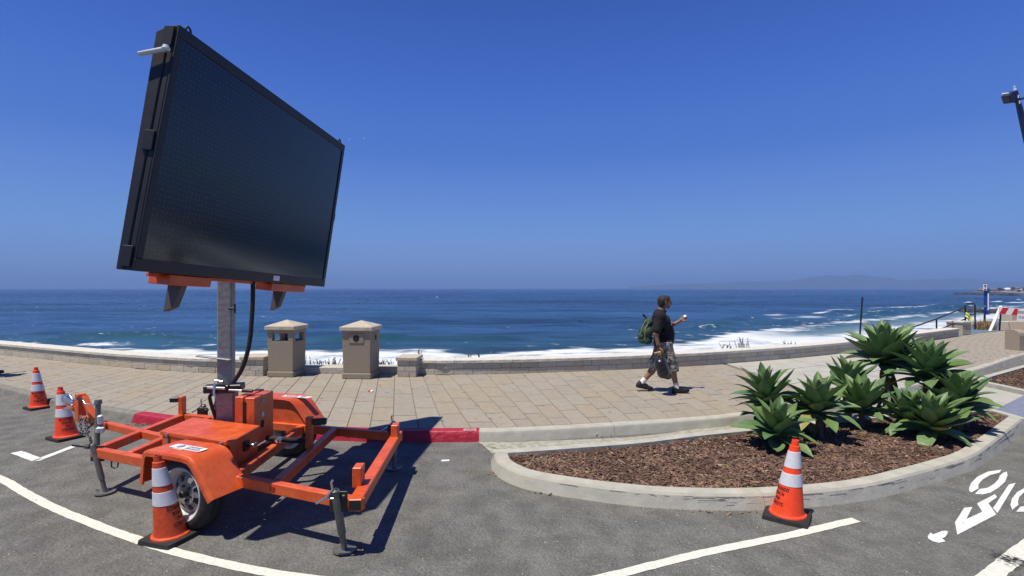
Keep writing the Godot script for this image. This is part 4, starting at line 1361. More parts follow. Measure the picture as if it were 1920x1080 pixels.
	# control box beside the mast
	st = begin()
	box(st, Transform3D(Basis.from_euler(Vector3(0, -0.02, 0)), Vector3(-2.640, 0.655, -5.16)), Vector3(0.085, 0.48, 0.40), 0.005)
	var cb := commit("control_box", st, o, t)
	st = begin()
	box(st, Transform3D(Basis.from_euler(Vector3(0, -0.02, 0)), Vector3(-2.535, 0.650, -5.14)), Vector3(0.10, 0.47, 0.37), 0.005)
	commit("control_box_door", st, o, cb)
	st = begin()
	box(st, Transform3D(Basis(), Vector3(-2.59, 0.70, -4.956)), Vector3(0.030, 0.30, 0.012), 0.0)
	box(st, Transform3D(Basis(), Vector3(-2.482, 0.60, -5.10)), Vector3(0.006, 0.07, 0.045), 0.002)
	commit("door_slot", st, mats.dark, cb)
	st = begin()
	box(st, Transform3D(Basis(), Vector3(-2.483, 0.695, -5.10)), Vector3(0.004, 0.045, 0.05), 0.0)
	commit("warning_label", st, mats.pale_grey, cb)
	st = begin()
	box(st, Transform3D(Basis(), Vector3(-2.483, 0.83, -5.11)), Vector3(0.004, 0.03, 0.06), 0.0)
	commit("warning_label", st, mats.grey_ink, cb)
	# mast
	var mx := Vector3(-2.885, 0, -5.17)
	st = begin()
	box(st, Transform3D(Basis.from_euler(Vector3(0, 0.22, 0)), mx + Vector3(0, 1.85, 0)), Vector3(0.135, 2.7, 0.135), 0.012)
	var mast := commit("mast", st, mats.galvanised, t)
	st = begin()
	box(st, Transform3D(Basis.from_euler(Vector3(0, 0.22, 0)), mx + Vector3(0.005, 0.635, 0)), Vector3(0.175, 0.56, 0.175), 0.012)
	commit("mast_sleeve", st, mats.galvanised, mast)
	st = begin()
	box(st, Transform3D(Basis.from_euler(Vector3(0, 0.22, 0)), mx + Vector3(-0.03, 0.955, 0.10)), Vector3(0.23, 0.075, 0.11), 0.008)
	box(st, Transform3D(Basis.from_euler(Vector3(0, 0.22, 0)), mx + Vector3(0.05, 0.955, 0.02)), Vector3(0.24, 0.065, 0.16), 0.008)
	var win := commit("winch", st, mats.black_plastic, mast)
	st = begin()
	tube(st, [mx + Vector3(-0.09, 0.975, 0.165), mx + Vector3(0.08, 0.97, 0.165)], 0.014, 8)
	tube(st, [mx + Vector3(-0.02, 1.02, 0.17), mx + Vector3(-0.02, 0.93, 0.18), mx + Vector3(0.0, 0.88, 0.185)], 0.012, 8)
	tube(st, [mx + Vector3(0.10, 0.945, 0.13), mx + Vector3(0.26, 0.94, 0.13)], 0.010, 8)
	tube(st, [mx + Vector3(-0.03, 1.04, 0.15), mx + Vector3(0.05, 1.03, 0.15)], 0.016, 8)
	commit("crank", st, mats.chrome, win)
	st = begin()
	tube(st, [mx + Vector3(0.23, 0.94, 0.13), mx + Vector3(0.33, 0.935, 0.13)], 0.017, 8)
	commit("crank_grip", st, mats.black_plastic, win)
	st = begin()
	beam(st, mx + Vector3(-0.25, 1.275, 0.075), mx + Vector3(0.09, 1.235, 0.085), 0.05, 0.014, 0.003)
	commit("stop_bar", st, mats.galvanised, mast)
	st = begin()
	tube(st, [mx + Vector3(0.06, 1.745, 0.06), mx + Vector3(0.12, 1.745, 0.06)], 0.012, 8)
	tube(st, [mx + Vector3(0.118, 1.70, 0.06), mx + Vector3(0.118, 1.79, 0.06)], 0.010, 8)
	commit("lock_pin", st, mats.black_metal, mast)
	st = begin()
	tube(st, smooth_line([Vector3(-2.541, 2.013, -5.020), Vector3(-2.541, 1.845, -5.020), Vector3(-2.552, 1.636, -5.020), Vector3(-2.568, 1.453, -5.020), Vector3(-2.604, 1.281, -5.020), Vector3(-2.667, 1.136, -5.040), Vector3(-2.751, 1.022, -5.060)], 5), 0.021, 10)
	commit("power_hose", st, mats.rubber, mast)
	st = begin()
	tube(st, smooth_line([Vector3(-2.862, 0.935, -5.050), Vector3(-2.935, 0.914, -5.050), Vector3(-2.977, 0.887, -5.050), Vector3(-2.977, 0.845, -5.050), Vector3(-2.951, 0.751, -5.050), Vector3(-2.938, 0.622, -5.100)], 5), 0.017, 8)
	commit("cable_loop", st, mats.rubber, mast)
	st = begin()
	beam(st, Vector3(-2.958, 0.796, -5.080), Vector3(-2.879, 0.776, -5.100), 0.02, 0.06, 0.003)
	commit("cable_bracket", st, mats.galvanised, mast)
	# fenders, wheels, axle
	for near in [true, false]:
		var a := TA if near else TD
		var b := TB if near else TC
		var e := (b - a).normalized()
		var out := Vector3(-e.z, 0, e.x) if near else Vector3(e.z, 0, -e.x)
		var base := a + e * (((-2.53 if near else -2.62) - a.x) / e.x)
		var lift := 0.0 if near else 0.055
		var prof := [Vector2(-0.47, 0.34), Vector2(-0.455, 0.50), Vector2(-0.44, 0.575), Vector2(-0.415, 0.61), Vector2(-0.37, 0.628), Vector2(-0.1, 0.634), Vector2(0.06, 0.634), Vector2(0.13, 0.622), Vector2(0.18, 0.59), Vector2(0.22, 0.545), Vector2(0.30, 0.445), Vector2(0.39, 0.335)]
		st = begin()
		st.set_smooth_group(3)
		var rowsf := []
		for i in prof.size():
			var p0: Vector2 = prof[maxi(i - 1, 0)]
			var p1: Vector2 = prof[mini(i + 1, prof.size() - 1)]
			var tn := (p1 - p0).normalized()
			var nv := Vector2(-tn.y, tn.x)
			var row := []
			for q in [[0.005, 0.0], [0.275, 0.0], [0.292, -0.006], [0.300, -0.022], [0.300, -0.052], [0.288, -0.052], [0.286, -0.020], [0.272, -0.012], [0.005, -0.012]]:
				var w: Vector2 = prof[i] + nv * q[1]
				row.append(base + e * w.x + out * q[0] + Vector3(0, w.y + lift, 0))
			rowsf.append(row)
		for i in prof.size() - 1:
			var m: Vector3 = Vector3.ZERO
			for k in 9: m += (rowsf[i][k] + rowsf[i + 1][k]) / 18.0
			for k in 9:
				st.set_smooth_group(k + 2 if k != 3 else 20)
				var k2 := (k + 1) % 9
				var aa: Vector3 = rowsf[i][k]
				var nrm: Vector3 = (rowsf[i][k2] - aa).cross(rowsf[i + 1][k] - aa).normalized()
				var sgn := 1.0
				if k == 0 or k == 1 or k == 2: sgn = 1.0 if nrm.dot(Vector3(0, 1, 0) + out * 0.5 + e * signf(prof[i].x) * 0.6) > 0 else -1.0
				elif k == 3: sgn = 1.0 if nrm.dot(out) > 0 else -1.0
				elif k == 4: sgn = 1.0 if nrm.y < 0 else -1.0
				elif k == 5: sgn = 1.0 if nrm.dot(out) < 0 else -1.0
				elif k == 8: sgn = 1.0 if nrm.dot(out) < 0 else -1.0
				else: sgn = 1.0 if nrm.dot(Vector3(0, 1, 0) + e * signf(prof[i].x) * 0.6) < 0 else -1.0
				quad(st, aa, rowsf[i][k2], rowsf[i + 1][k2], rowsf[i + 1][k], aa - nrm * sgn)
		var fd := commit("fender", st, o, t)
		# inner panel that closes the fender towards the frame
		var ip := PackedVector2Array()
		for p in prof: ip.append(Vector2(p.x, p.y + lift - 0.004))
		st = begin()
		plate(st, ip, func(q: Vector2, y: float): return base + e * q.x + out * y + Vector3(0, q.y, 0), -0.030 if near else -0.030, 0.004)
		commit("inner_panel", st, o, fd)
		# sticker on the flat top
		var top := func(q: Vector2, y: float) -> Vector3:
			return base + e * (q.x * (1.0 if near else -1.0)) + out * (0.145 - q.y) + Vector3(0, 0.6345 + lift + y, 0)
		var rr := PackedVector2Array()
		for k in 24:
			var an := TAU * k / 24.0
			rr.append(Vector2(clampf(cos(an) * 5, -1, 1) * 0.165 + cos(an) * 0.018, -clampf(sin(an) * 5, -1, 1) * 0.026 - sin(an) * 0.018) + Vector2(-0.085, 0.0))
		st = begin()
		plate(st, rr, top, 0.0, 0.002)
		var dc := commit("decal", st, mats.sticker, fd)
		st = begin()
		var ring := PackedVector2Array()
		for k in 20: ring.append(Vector2(-0.175 + cos(TAU * k / 20.0) * 0.034, sin(TAU * k / 20.0) * 0.034))
		plate(st, ring, top, 0.002, 0.0024)
		commit("emblem_ring", st, mats.grey_ink, dc)
		st = begin()
		var moon := PackedVector2Array()
		for k in 11: moon.append(Vector2(-0.175 + cos(-PI / 2 + PI * k / 10.0) * 0.034, sin(-PI / 2 + PI * k / 10.0) * 0.034))
		for k in 7: moon.append(Vector2(-0.175 + cos(PI / 2 - PI * k / 6.0) * 0.014, sin(PI / 2 - PI * k / 6.0) * 0.030))
		plate(st, moon, top, 0.0024, 0.0028)
		commit("emblem", st, mats.navy, dc)
		st = begin()
		lettering(st, "United", 0.030, func(q: Vector2): return [top.call(q + Vector2(-0.025, 0.018), 0.003), top.call(q, -5.0)], 1.15)
		lettering(st, "Rentals", 0.030, func(q: Vector2): return [top.call(q + Vector2(-0.010, -0.018), 0.003), top.call(q, -5.0)], 1.15)
		commit("lettering", st, mats.navy, dc)
		if near:
			st = begin()
			box(st, Transform3D(frame_to(base, base + e), base + e * -0.13 + out * 0.20 + Vector3(0, 0.6355 + lift, 0)), Vector3(0.026, 0.003, 0.11), 0.0)
			commit("small_label", st, mats.buff, fd)
		# wheel
		var hub := base + out * 0.262 + Vector3(0, 0.305, 0)
		var xf := Transform3D(Basis(e, out, e.cross(out)), hub)
		var wheel := Node3D.new()
		wheel.name = "wheel" if near else "wheel_001"
		t.add_child(wheel)
		wheel.position = -t.position
		st = begin()
		lathe(st, [Vector2(0.212, -0.004), Vector2(0.224, 0.004), Vector2(0.248, 0.004), Vector2(0.276, -0.008), Vector2(0.294, -0.026), Vector2(0.303, -0.045), Vector2(0.305, -0.062), Vector2(0.297, -0.065), Vector2(0.297, -0.073), Vector2(0.305, -0.076), Vector2(0.305, -0.116), Vector2(0.297, -0.119), Vector2(0.297, -0.127), Vector2(0.305, -0.13), Vector2(0.302, -0.145), Vector2(0.285, -0.17), Vector2(0.24, -0.19), Vector2(0.212, -0.186)], xf, 56, Vector2.ZERO, false)
		commit("tyre", st, mats.rubber, wheel)
		st = begin()
		lathe(st, [Vector2(0.216, -0.006), Vector2(0.218, 0.004), Vector2(0.212, 0.008), Vector2(0.204, 0.003), Vector2(0.199, -0.010), Vector2(0.182, -0.018), Vector2(0.176, -0.062), Vector2(0.160, -0.070)], xf, 48, Vector2.ZERO, false)
		lathe(st, [Vector2(0.176, -0.068), Vector2(0.172, -0.17), Vector2(0.212, -0.18)], xf, 32, Vector2.ZERO, false)
		commit("rim", st, mats.rim_white, wheel)
		st = begin()
		var rad := [[0.0, -0.045], [0.052, -0.045], [0.080, -0.036], [0.096, -0.034], [0.140, -0.050], [0.150, -0.058], [0.166, -0.066]]
		for k in 96:
			var a0 := TAU * k / 96.0
			var a1 := TAU * (k + 1) / 96.0
			for j in rad.size() - 1:
				var ph := fposmod(a0 + 0.02, TAU / 8.0) / (TAU / 8.0)
				if j == 3 and ph > 0.24 and ph < 0.76: continue
				var r0: float = rad[j][0]
				var r1: float = rad[j + 1][0]
				var y0: float = rad[j][1]
				var y1: float = rad[j + 1][1]
				st.set_smooth_group(j + 2)
				quad(st, xf * Vector3(cos(a0) * r0, y0, sin(a0) * r0), xf * Vector3(cos(a1) * r0, y0, sin(a1) * r0), xf * Vector3(cos(a1) * r1, y1, sin(a1) * r1), xf * Vector3(cos(a0) * r1, y1, sin(a0) * r1), xf * Vector3(cos(a0) * r0, -1.0, sin(a0) * r0))
		st.set_smooth_group(-1)
		commit("wheel_disc", st, mats.galvanised, wheel)
		st = begin()
		lathe(st, [Vector2(0.0, 0.012), Vector2(0.022, 0.010), Vector2(0.03, 0.0), Vector2(0.032, -0.05)], xf, 16)
		for k in 5:
			var an := TAU * (k + 0.3) / 5.0
			lathe(st, [Vector2(0.0, 0.018), Vector2(0.009, 0.014), Vector2(0.011, 0.0)], xf * Transform3D(Basis(), Vector3(cos(an) * 0.060, -0.044, sin(an) * 0.060)), 6)
		commit("hub", st, mats.black_metal, wheel)
	st = begin()
	tube(st, [Vector3(-2.66, 0.27, -4.37), Vector3(-2.63, 0.27, -5.82)], 0.034, 12)
	commit("axle", st, mats.black_metal, t)
	# lamps on short posts
	st = begin()
	var f1 := deck(0.012, 0.985, 0.42)
	beam(st, f1, f1 + Vector3(0, 0.215, 0), 0.075, 0.055, 0.005)
	var lp := commit("lamp_post", st, o, t)
	st = begin()
	box(st, Transform3D(Basis.from_euler(Vector3(0, 0.2, 0)), f1 + Vector3(-0.09, 0.175, 0.0)), Vector3(0.10, 0.06, 0.06), 0.008)
	commit("lamp_housing", st, mats.black_plastic, lp)
	st = begin()
	var f2 := Vector3(-1.965, 0.40, -4.97)
	beam(st, f2, f2 + Vector3(0, 0.30, 0), 0.065, 0.06, 0.005)
	var lp2 := commit("lamp_post", st, o, t)
	st = begin()
	box(st, Transform3D(Basis.from_euler(Vector3(0, 0.2, 0)), f2 + Vector3(0.10, 0.255, 0.0)), Vector3(0.125, 0.06, 0.06), 0.008)
	commit("lamp_housing", st, mats.black_plastic, lp2)
	for e in [[deck(0.966, 0.14, 0.49), 0.155], [deck(0.985, 0.93, 0.47), 0.15]]:
		st = begin()
		box(st, Transform3D(Basis.from_euler(Vector3(0, 0.05, 0)), e[0]), Vector3(0.07, e[1], 0.12), 0.006)
		var lh := commit("tail_lamp_box", st, o, t)
		st = begin()
		lathe(st, [Vector2(0.0, 0.008), Vector2(0.03, 0.006), Vector2(0.036, 0.0)], Transform3D(Basis(Vector3.FORWARD, -PI / 2), e[0] + Vector3(0.037, 0.005, 0)), 14)
		commit("tail_lamp", st, mats.lamp_red, lh)
	# jacks
	jack(t, Vector3(-1.243, 0, -3.80), Vector3(-1.262, 0.50, -3.655), 0.029, true)
	jack(t, Vector3(-3.86, 0, -4.86), Vector3(-3.985, 0.455, -4.87), 0.025, false)
	jack(t, Vector3(-1.27, 0, -5.52), Vector3(-1.27, 0.50, -5.50), 0.030, true)
	jack(t, Vector3(-3.80, 0, -6.33), Vector3(-3.80, 0.50, -6.31), 0.030, true)
	# wire loops under the rails
	for e in [[deck(0.10, 0.0, 0.36), Vector3(-0.381, 0, 0.924)], [deck(0.70, 1.0, 0.36), Vector3(0.284, 0, -0.959)]]:
		st = begin()
		var p: Vector3 = e[0]
		tube(st, [p + Vector3(-0.035, 0.02, 0.0), p + Vector3(-0.028, -0.085, 0.01), p + Vector3(0.0, -0.10, 0.012), p + Vector3(0.03, -0.09, 0.01), p + Vector3(0.036, 0.02, 0.0)], 0.006, 6)
		commit("tie_loop", st, mats.black_metal, t)
	# brake hose and cable along the frame
	st = begin()
	tube(st, smooth_line([Vector3(-2.42, 0.47, -5.05), Vector3(-2.28, 0.46, -5.05), Vector3(-2.15, 0.43, -5.1), Vector3(-2.1, 0.40, -5.25)], 5), 0.026, 10)
	commit("brake_hose", st, mats.rubber, t)
	st = begin()
	tube(st, [Vector3(-2.30, 0.475, -5.02), Vector3(-2.285, 0.45, -5.03)], 0.034, 12)
	commit("hose_clamp", st, mats.chrome, t)
	build_board(t, mx)

func jack(t: Node3D, foot: Vector3, top: Vector3, r: float, crank: bool) -> void:
	var st := begin()
	var low := foot + Vector3(0, 0.012, 0)
	tube(st, [low.lerp(top, 0.28), top], r, 16)
	tube(st, [low, low.lerp(top, 0.32)], r * 0.78, 14)
	lathe(st, [Vector2(0.0, 0.02), Vector2(r * 0.5, 0.018), Vector2(r * 1.05, 0.0)], Transform3D(Basis(), top), 14)
	var j := commit("jack", st, mats.jack_steel, t)
	st = begin()
	lathe(st, [Vector2(0.0, 0.016), Vector2(0.05, 0.016), Vector2(0.085, 0.022), Vector2(0.088, 0.012), Vector2(0.06, 0.0), Vector2(0.0, 0.0)], Transform3D(Basis(), foot), 20)
	commit("foot_plate", st, mats.jack_steel, j)
	var inw := (Vector3(-2.6, 0, -5.05) - foot)
	inw.y = 0
	inw = Vector3(0, 0, signf(inw.z))
	st = begin()
	box(st, Transform3D(Basis(), top + inw * 0.04 + Vector3(0.01, -0.09, 0)), Vector3(0.13, 0.15, 0.014), 0.004)
	box(st, Transform3D(Basis(), top + inw * 0.03 + Vector3(0.055, -0.05, 0)), Vector3(0.03, 0.035, 0.045), 0.006)
	commit("jack_bracket", st, mats.black_metal, j)
	st = begin()
	if crank:
		tube(st, [top + Vector3(-0.01, 0.085, 0.02), top + Vector3(-0.022, 0.07, 0.02), top + Vector3(-0.012, 0.02, 0.02), top + Vector3(-0.055, -0.035, 0.025), top + Vector3(-0.125, -0.075, 0.03)], 0.009, 8)
		tube(st, [top + Vector3(-0.055, -0.045, 0.02), top + Vector3(-0.005, -0.045, 0.02)], 0.007, 8)
	else:
		tube(st, [top + Vector3(-0.02, -0.01, 0.02), top + Vector3(-0.10, 0.0, 0.02), top + Vector3(-0.17, 0.012, 0.03)], 0.014, 8)
	commit("crank", st, mats.chrome if crank else mats.black_plastic, j)

func chain(st: SurfaceTool, path: Array, pitch: float) -> void:
	var pts := resample(smooth_line(path, 4), pitch * 0.62)
	for i in pts.size() - 1:
		var d: Vector3 = (pts[i + 1] - pts[i]).normalized()
		var x := d.cross(Vector3.UP if absf(d.y) < 0.9 else Vector3.RIGHT).normalized()
		if i % 2: x = d.cross(x)
		var ring := []
		for k in 9:
			var a := TAU * k / 8.0
			ring.append(pts[i] + d * cos(a) * pitch * 0.5 + x * sin(a) * pitch * 0.3)
		tube(st, ring, 0.006, 5, false)

func build_board(t: Node3D, mx: Vector3) -> void:
	var bl: Material = mats.black_metal
	var st := begin()
	var hc := []   # the case behind the door slopes down a little at its top
	for i in 8: hc.append(board(0.0 if i & 1 == 0 else 1.0, 0.0 if i & 2 == 0 else (1.0 if i & 4 == 0 else 0.968), 0.066 if i & 4 == 0 else (0.175 if i & 2 else 0.135)))
	hexa(st, hc, 0.008)
	var case := commit("message_board", st, bl, t)
	st = begin()
	slab(st, 0.001, 0.999, 0.001, 0.999, 0.014, 0.060, 0.006)
	var door := commit("board_door", st, bl, case)
	# raised border round the display
	for e in [[0.0, 1.0, 0.955, 1.0], [0.0, 1.0, 0.0, 0.050], [0.0, 0.022, 0.051, 0.954], [0.980, 1.0, 0.051, 0.954]]:
		st = begin()
		slab(st, e[0], e[1], e[2], e[3], -0.006, 0.013, 0.004)
		commit("board_border", st, bl, case)
	# the dark lamp matrix behind its clear cover
	var w := 640
	var h := 416
	var d := PackedByteArray()
	d.resize(w * h * 3)
	var r := RandomNumberGenerator.new()
	r.seed = 8
	for y in h:
		for x in w:
			var cx := x % 10
			var cy := y % 10
			var on := cx >= 3 and cx <= 6 and cy >= 3 and cy <= 6
			var g := 7.0
			if on: g = 40.0
			if on and (cx == 4 or cx == 5) and (cy == 4 or cy == 5): g = 66.0
			if x % 80 < 2 or y % 104 < 2: g = 5.0
			g += r.randf() * 4.0
			d[(y * w + x) * 3] = int(g * 0.85)
			d[(y * w + x) * 3 + 1] = int(g * 0.95)
			d[(y * w + x) * 3 + 2] = int(g * 1.05)
	var dm := StandardMaterial3D.new()
	dm.albedo_texture = ImageTexture.create_from_image(Image.create_from_data(w, h, false, Image.FORMAT_RGB8, d))
	dm.roughness = 0.10
	dm.metallic_specular = 0.55
	st = begin()
	var p := [board(0.021, 0.049, 0.004), board(0.981, 0.049, 0.004), board(0.981, 0.956, 0.004), board(0.021, 0.956, 0.004)]
	var uv := [Vector2(0, 1), Vector2(1, 1), Vector2(1, 0), Vector2(0, 0)]
	var n := SH.cross(SW).normalized()
	if n.x < 0: n = -n
	var o := [0, 1, 2, 0, 2, 3]
	if (p[0] - p[2]).cross(p[0] - p[1]).dot(n) < 0: o = [0, 2, 1, 0, 3, 2]
	for k in o:
		st.set_uv(uv[k])
		st.add_vertex(p[k])
	commit("display", st, dm, case)
	# end panel fittings
	st = begin()
	for e in [[0.955, 0.045], [0.925, 0.05], [0.045, 0.03], [0.085, 0.03]]:
		lathe(st, [Vector2(0.0, 0.010), Vector2(0.008, 0.008), Vector2(0.010, 0.0)], Transform3D(Basis(Vector3.RIGHT, PI / 2), board(-0.001, e[0], e[1])), 8)
	commit("bolts", st, mats.chrome, case).set_meta("kind", "stuff")
	for b in [0.955, 0.52, 0.06]:
		st = begin()
		slab(st, -0.006, 0.0, b - 0.045, b + 0.035, 0.02, 0.10, 0.003)
		commit("hinge", st, mats.black_plastic, case)
	st = begin()
	tube(st, [board(-0.014, 0.885, 0.035), board(-0.018, 0.855, 0.22)], 0.017, 10)
	lathe(st, [Vector2(0.0, 0.03), Vector2(0.02, 0.025), Vector2(0.028, 0.0), Vector2(0.02, -0.02)], Transform3D(Basis(), board(-0.014, 0.885, 0.030)), 10)
	commit("release_handle", st, mats.pale_grey, case)
	for a in [0.055, 0.985]:
		st = begin()
		var c0 := board(a, 1.0, 0.05)
		var ring := []
		for k in 13:
			var an := TAU * k / 12.0
			ring.append(c0 + Vector3(0, 0.032, 0) + SW.normalized() * cos(an) * 0.026 + Vector3(0, sin(an) * 0.032, 0))
		tube(st, ring, 0.008, 6, false)
		commit("lifting_eye", st, mats.black_metal, case)
	st = begin()
	tube(st, [board(0.998, 0.49, 0.03), board(1.02, 0.49, 0.03)], 0.012, 8)
	tube(st, [board(1.02, 0.465, 0.03), board(1.02, 0.515, 0.03)], 0.012, 8)
	commit("door_latch", st, mats.black_plastic, case)
	st = begin()
	slab(st, 0.600, 0.640, 0.012, 0.040, -0.008, -0.005, 0.0)
	commit("maker_plate", st, mats.sticker, case)
	# orange cradle under and behind the board
	st = begin()
	slab(st, 0.10, 0.90, -0.018, 0.0, 0.085, 0.15, 0.005)
	var cr := commit("cradle", st, mats.orange, t)
	for e in [[0.135, 0.30], [0.62, 0.86]]:
		st = begin()
		slab(st, e[0], e[1], -0.048, -0.002, 0.03, 0.21, 0.006)
		commit("cradle_channel", st, mats.orange, cr)
	for a in [0.215, 0.745]:
		st = begin()
		var c := []
		for i in 8:
			var x: float = a - 0.012 if i & 4 == 0 else a + 0.012
			var q := [Vector2(0.20, -0.17), Vector2(0.12, -0.145), Vector2(0.20, -0.045), Vector2(0.08, -0.045)]
			var w2: Vector2 = q[(1 if i & 1 else 0) + (2 if i & 2 else 0)]
			c.append(board(x, w2.y, w2.x))
		hexa(st, c, 0.003)
		commit("hanger", st, mats.hanger_steel, cr)
	for hgt in [2.35, 2.95]:
		st = begin()
		beam(st, mx + Vector3(0.0, hgt, 0), mx + Vector3(0.36 if hgt < 2.5 else 0.42, hgt, -0.02), 0.10, 0.10, 0.006)
		commit("mast_bracket", st, mats.orange, cr)

# ---------------------------------------------------------------- traffic cones
func build_cones() -> void:
	# [foot, height, turn of the base, lean per metre, print turn, old?, label]
	cone(Vector3(-2.653, 0.000, -3.991), 0.65, 0.30, Vector2(-0.16, 0.02), 0.98, true, 0.92, "faded scuffed orange cone standing against the trailer wheel")
	cone(Vector3(-5.788, 0.000, -6.662), 0.66, 0.45, Vector2(-0.14, 0.0), 0.25, false, 0.98, "orange cone partly hidden behind the trailer hitch")
	cone(Vector3(-7.679, 0.000, -8.320), 0.66, 0.5, Vector2(-0.09, 0.0), 0.0, false, 0.95, "most distant orange cone, close to the promenade kerb beyond the hitch")
	cone(Vector3(2.345, 0.000, -4.364), 0.655, 0.62, Vector2(0.11, 0.0), -0.98, false, 1.0, "clean bright orange cone in front of the agave planter")

func cone(at: Vector3, h: float, turn: float, lean: Vector2, print_at: float, old: bool, wide: float, label: String) -> void:
	var t := thing("traffic_cone", label, "cone", at, "traffic cones round the trailer and planter")
	var st := begin()
	var half := 0.178 * wide
	var poly := PackedVector2Array()
	for k in 32:
		var a := TAU * k / 32.0
		var p := Vector2(clampf(cos(a) * 1.6, -1, 1), clampf(sin(a) * 1.6, -1, 1)) * (half - 0.03) + Vector2(cos(a), sin(a)) * 0.03
		poly.append(p.rotated(turn))
	plate(st, poly, func(q: Vector2, y: float): return Vector3(q.x * (1.0 if y < 0.02 else 0.965), y, q.y * (1.0 if y < 0.02 else 0.965)), 0.0, 0.034)
	commit("base", st, mats.rubber, t)
	var prof := [Vector2(0.145 * wide, 0.0345), Vector2(0.142 * wide, 0.044), Vector2(0.124 * wide, 0.052), Vector2(0.118 * wide, 0.08), Vector2(0.040, h - 0.055), Vector2(0.040, h - 0.05), Vector2(0.030, h - 0.046), Vector2(0.027, h), Vector2(0.020, h), Vector2(0.018, h - 0.05)]
	st = begin()
	lathe(st, prof, Transform3D(), 40, lean)
	commit("cone_body", st, mats.cone_old if old else mats.cone, t)
	var rad := func(y: float) -> float: return lerpf(0.118 * wide, 0.040, (y - 0.08) / (h - 0.055 - 0.08))
	for e in [[0.43 * h, 0.585 * h], [0.655 * h, 0.86 * h]]:
		st = begin()
		var a: float = rad.call(e[0])
		var b: float = rad.call(e[1])
		lathe(st, [Vector2(a + 0.0005, e[0]), Vector2(a + 0.0025, e[0] + 0.002), Vector2(b + 0.0025, e[1] - 0.002), Vector2(b + 0.0005, e[1])], Transform3D(), 40, lean)
		commit("reflective_collar", st, mats.collar, t)
	st = begin()
	var view := atan2(-at.x, -at.z)   # the side that faces the road
	var y := 0.385 * h
	for word in ["REDONDO", "BEACH", "PW", "STREETS"]:
		var line: String = word
		lettering(st, line, 0.030, func(q: Vector2):
			var yy: float = y + q.y
			var rr: float = rad.call(yy) + 0.0025
			var an: float = view + print_at + q.x / rr
			return [Vector3(sin(an) * rr + lean.x * yy, yy, cos(an) * rr + lean.y * yy), Vector3(lean.x * yy, yy, lean.y * yy)], 0.85)
		y -= 0.041
	commit("stencil", st, mats.ink, t)

# ---------------------------------------------------------------- waste bins
func build_bins() -> void:
	bin_at(Vector3(-4.705, 0.130, -10.431), 0.56, true, -0.08, "tapered concrete waste bin with an open slot, beside the hose of the mast")
	bin_at(Vector3(-3.092, 0.130, -10.218), 0.59, false, -0.06, "tapered concrete bin with a round hole in its front plate")

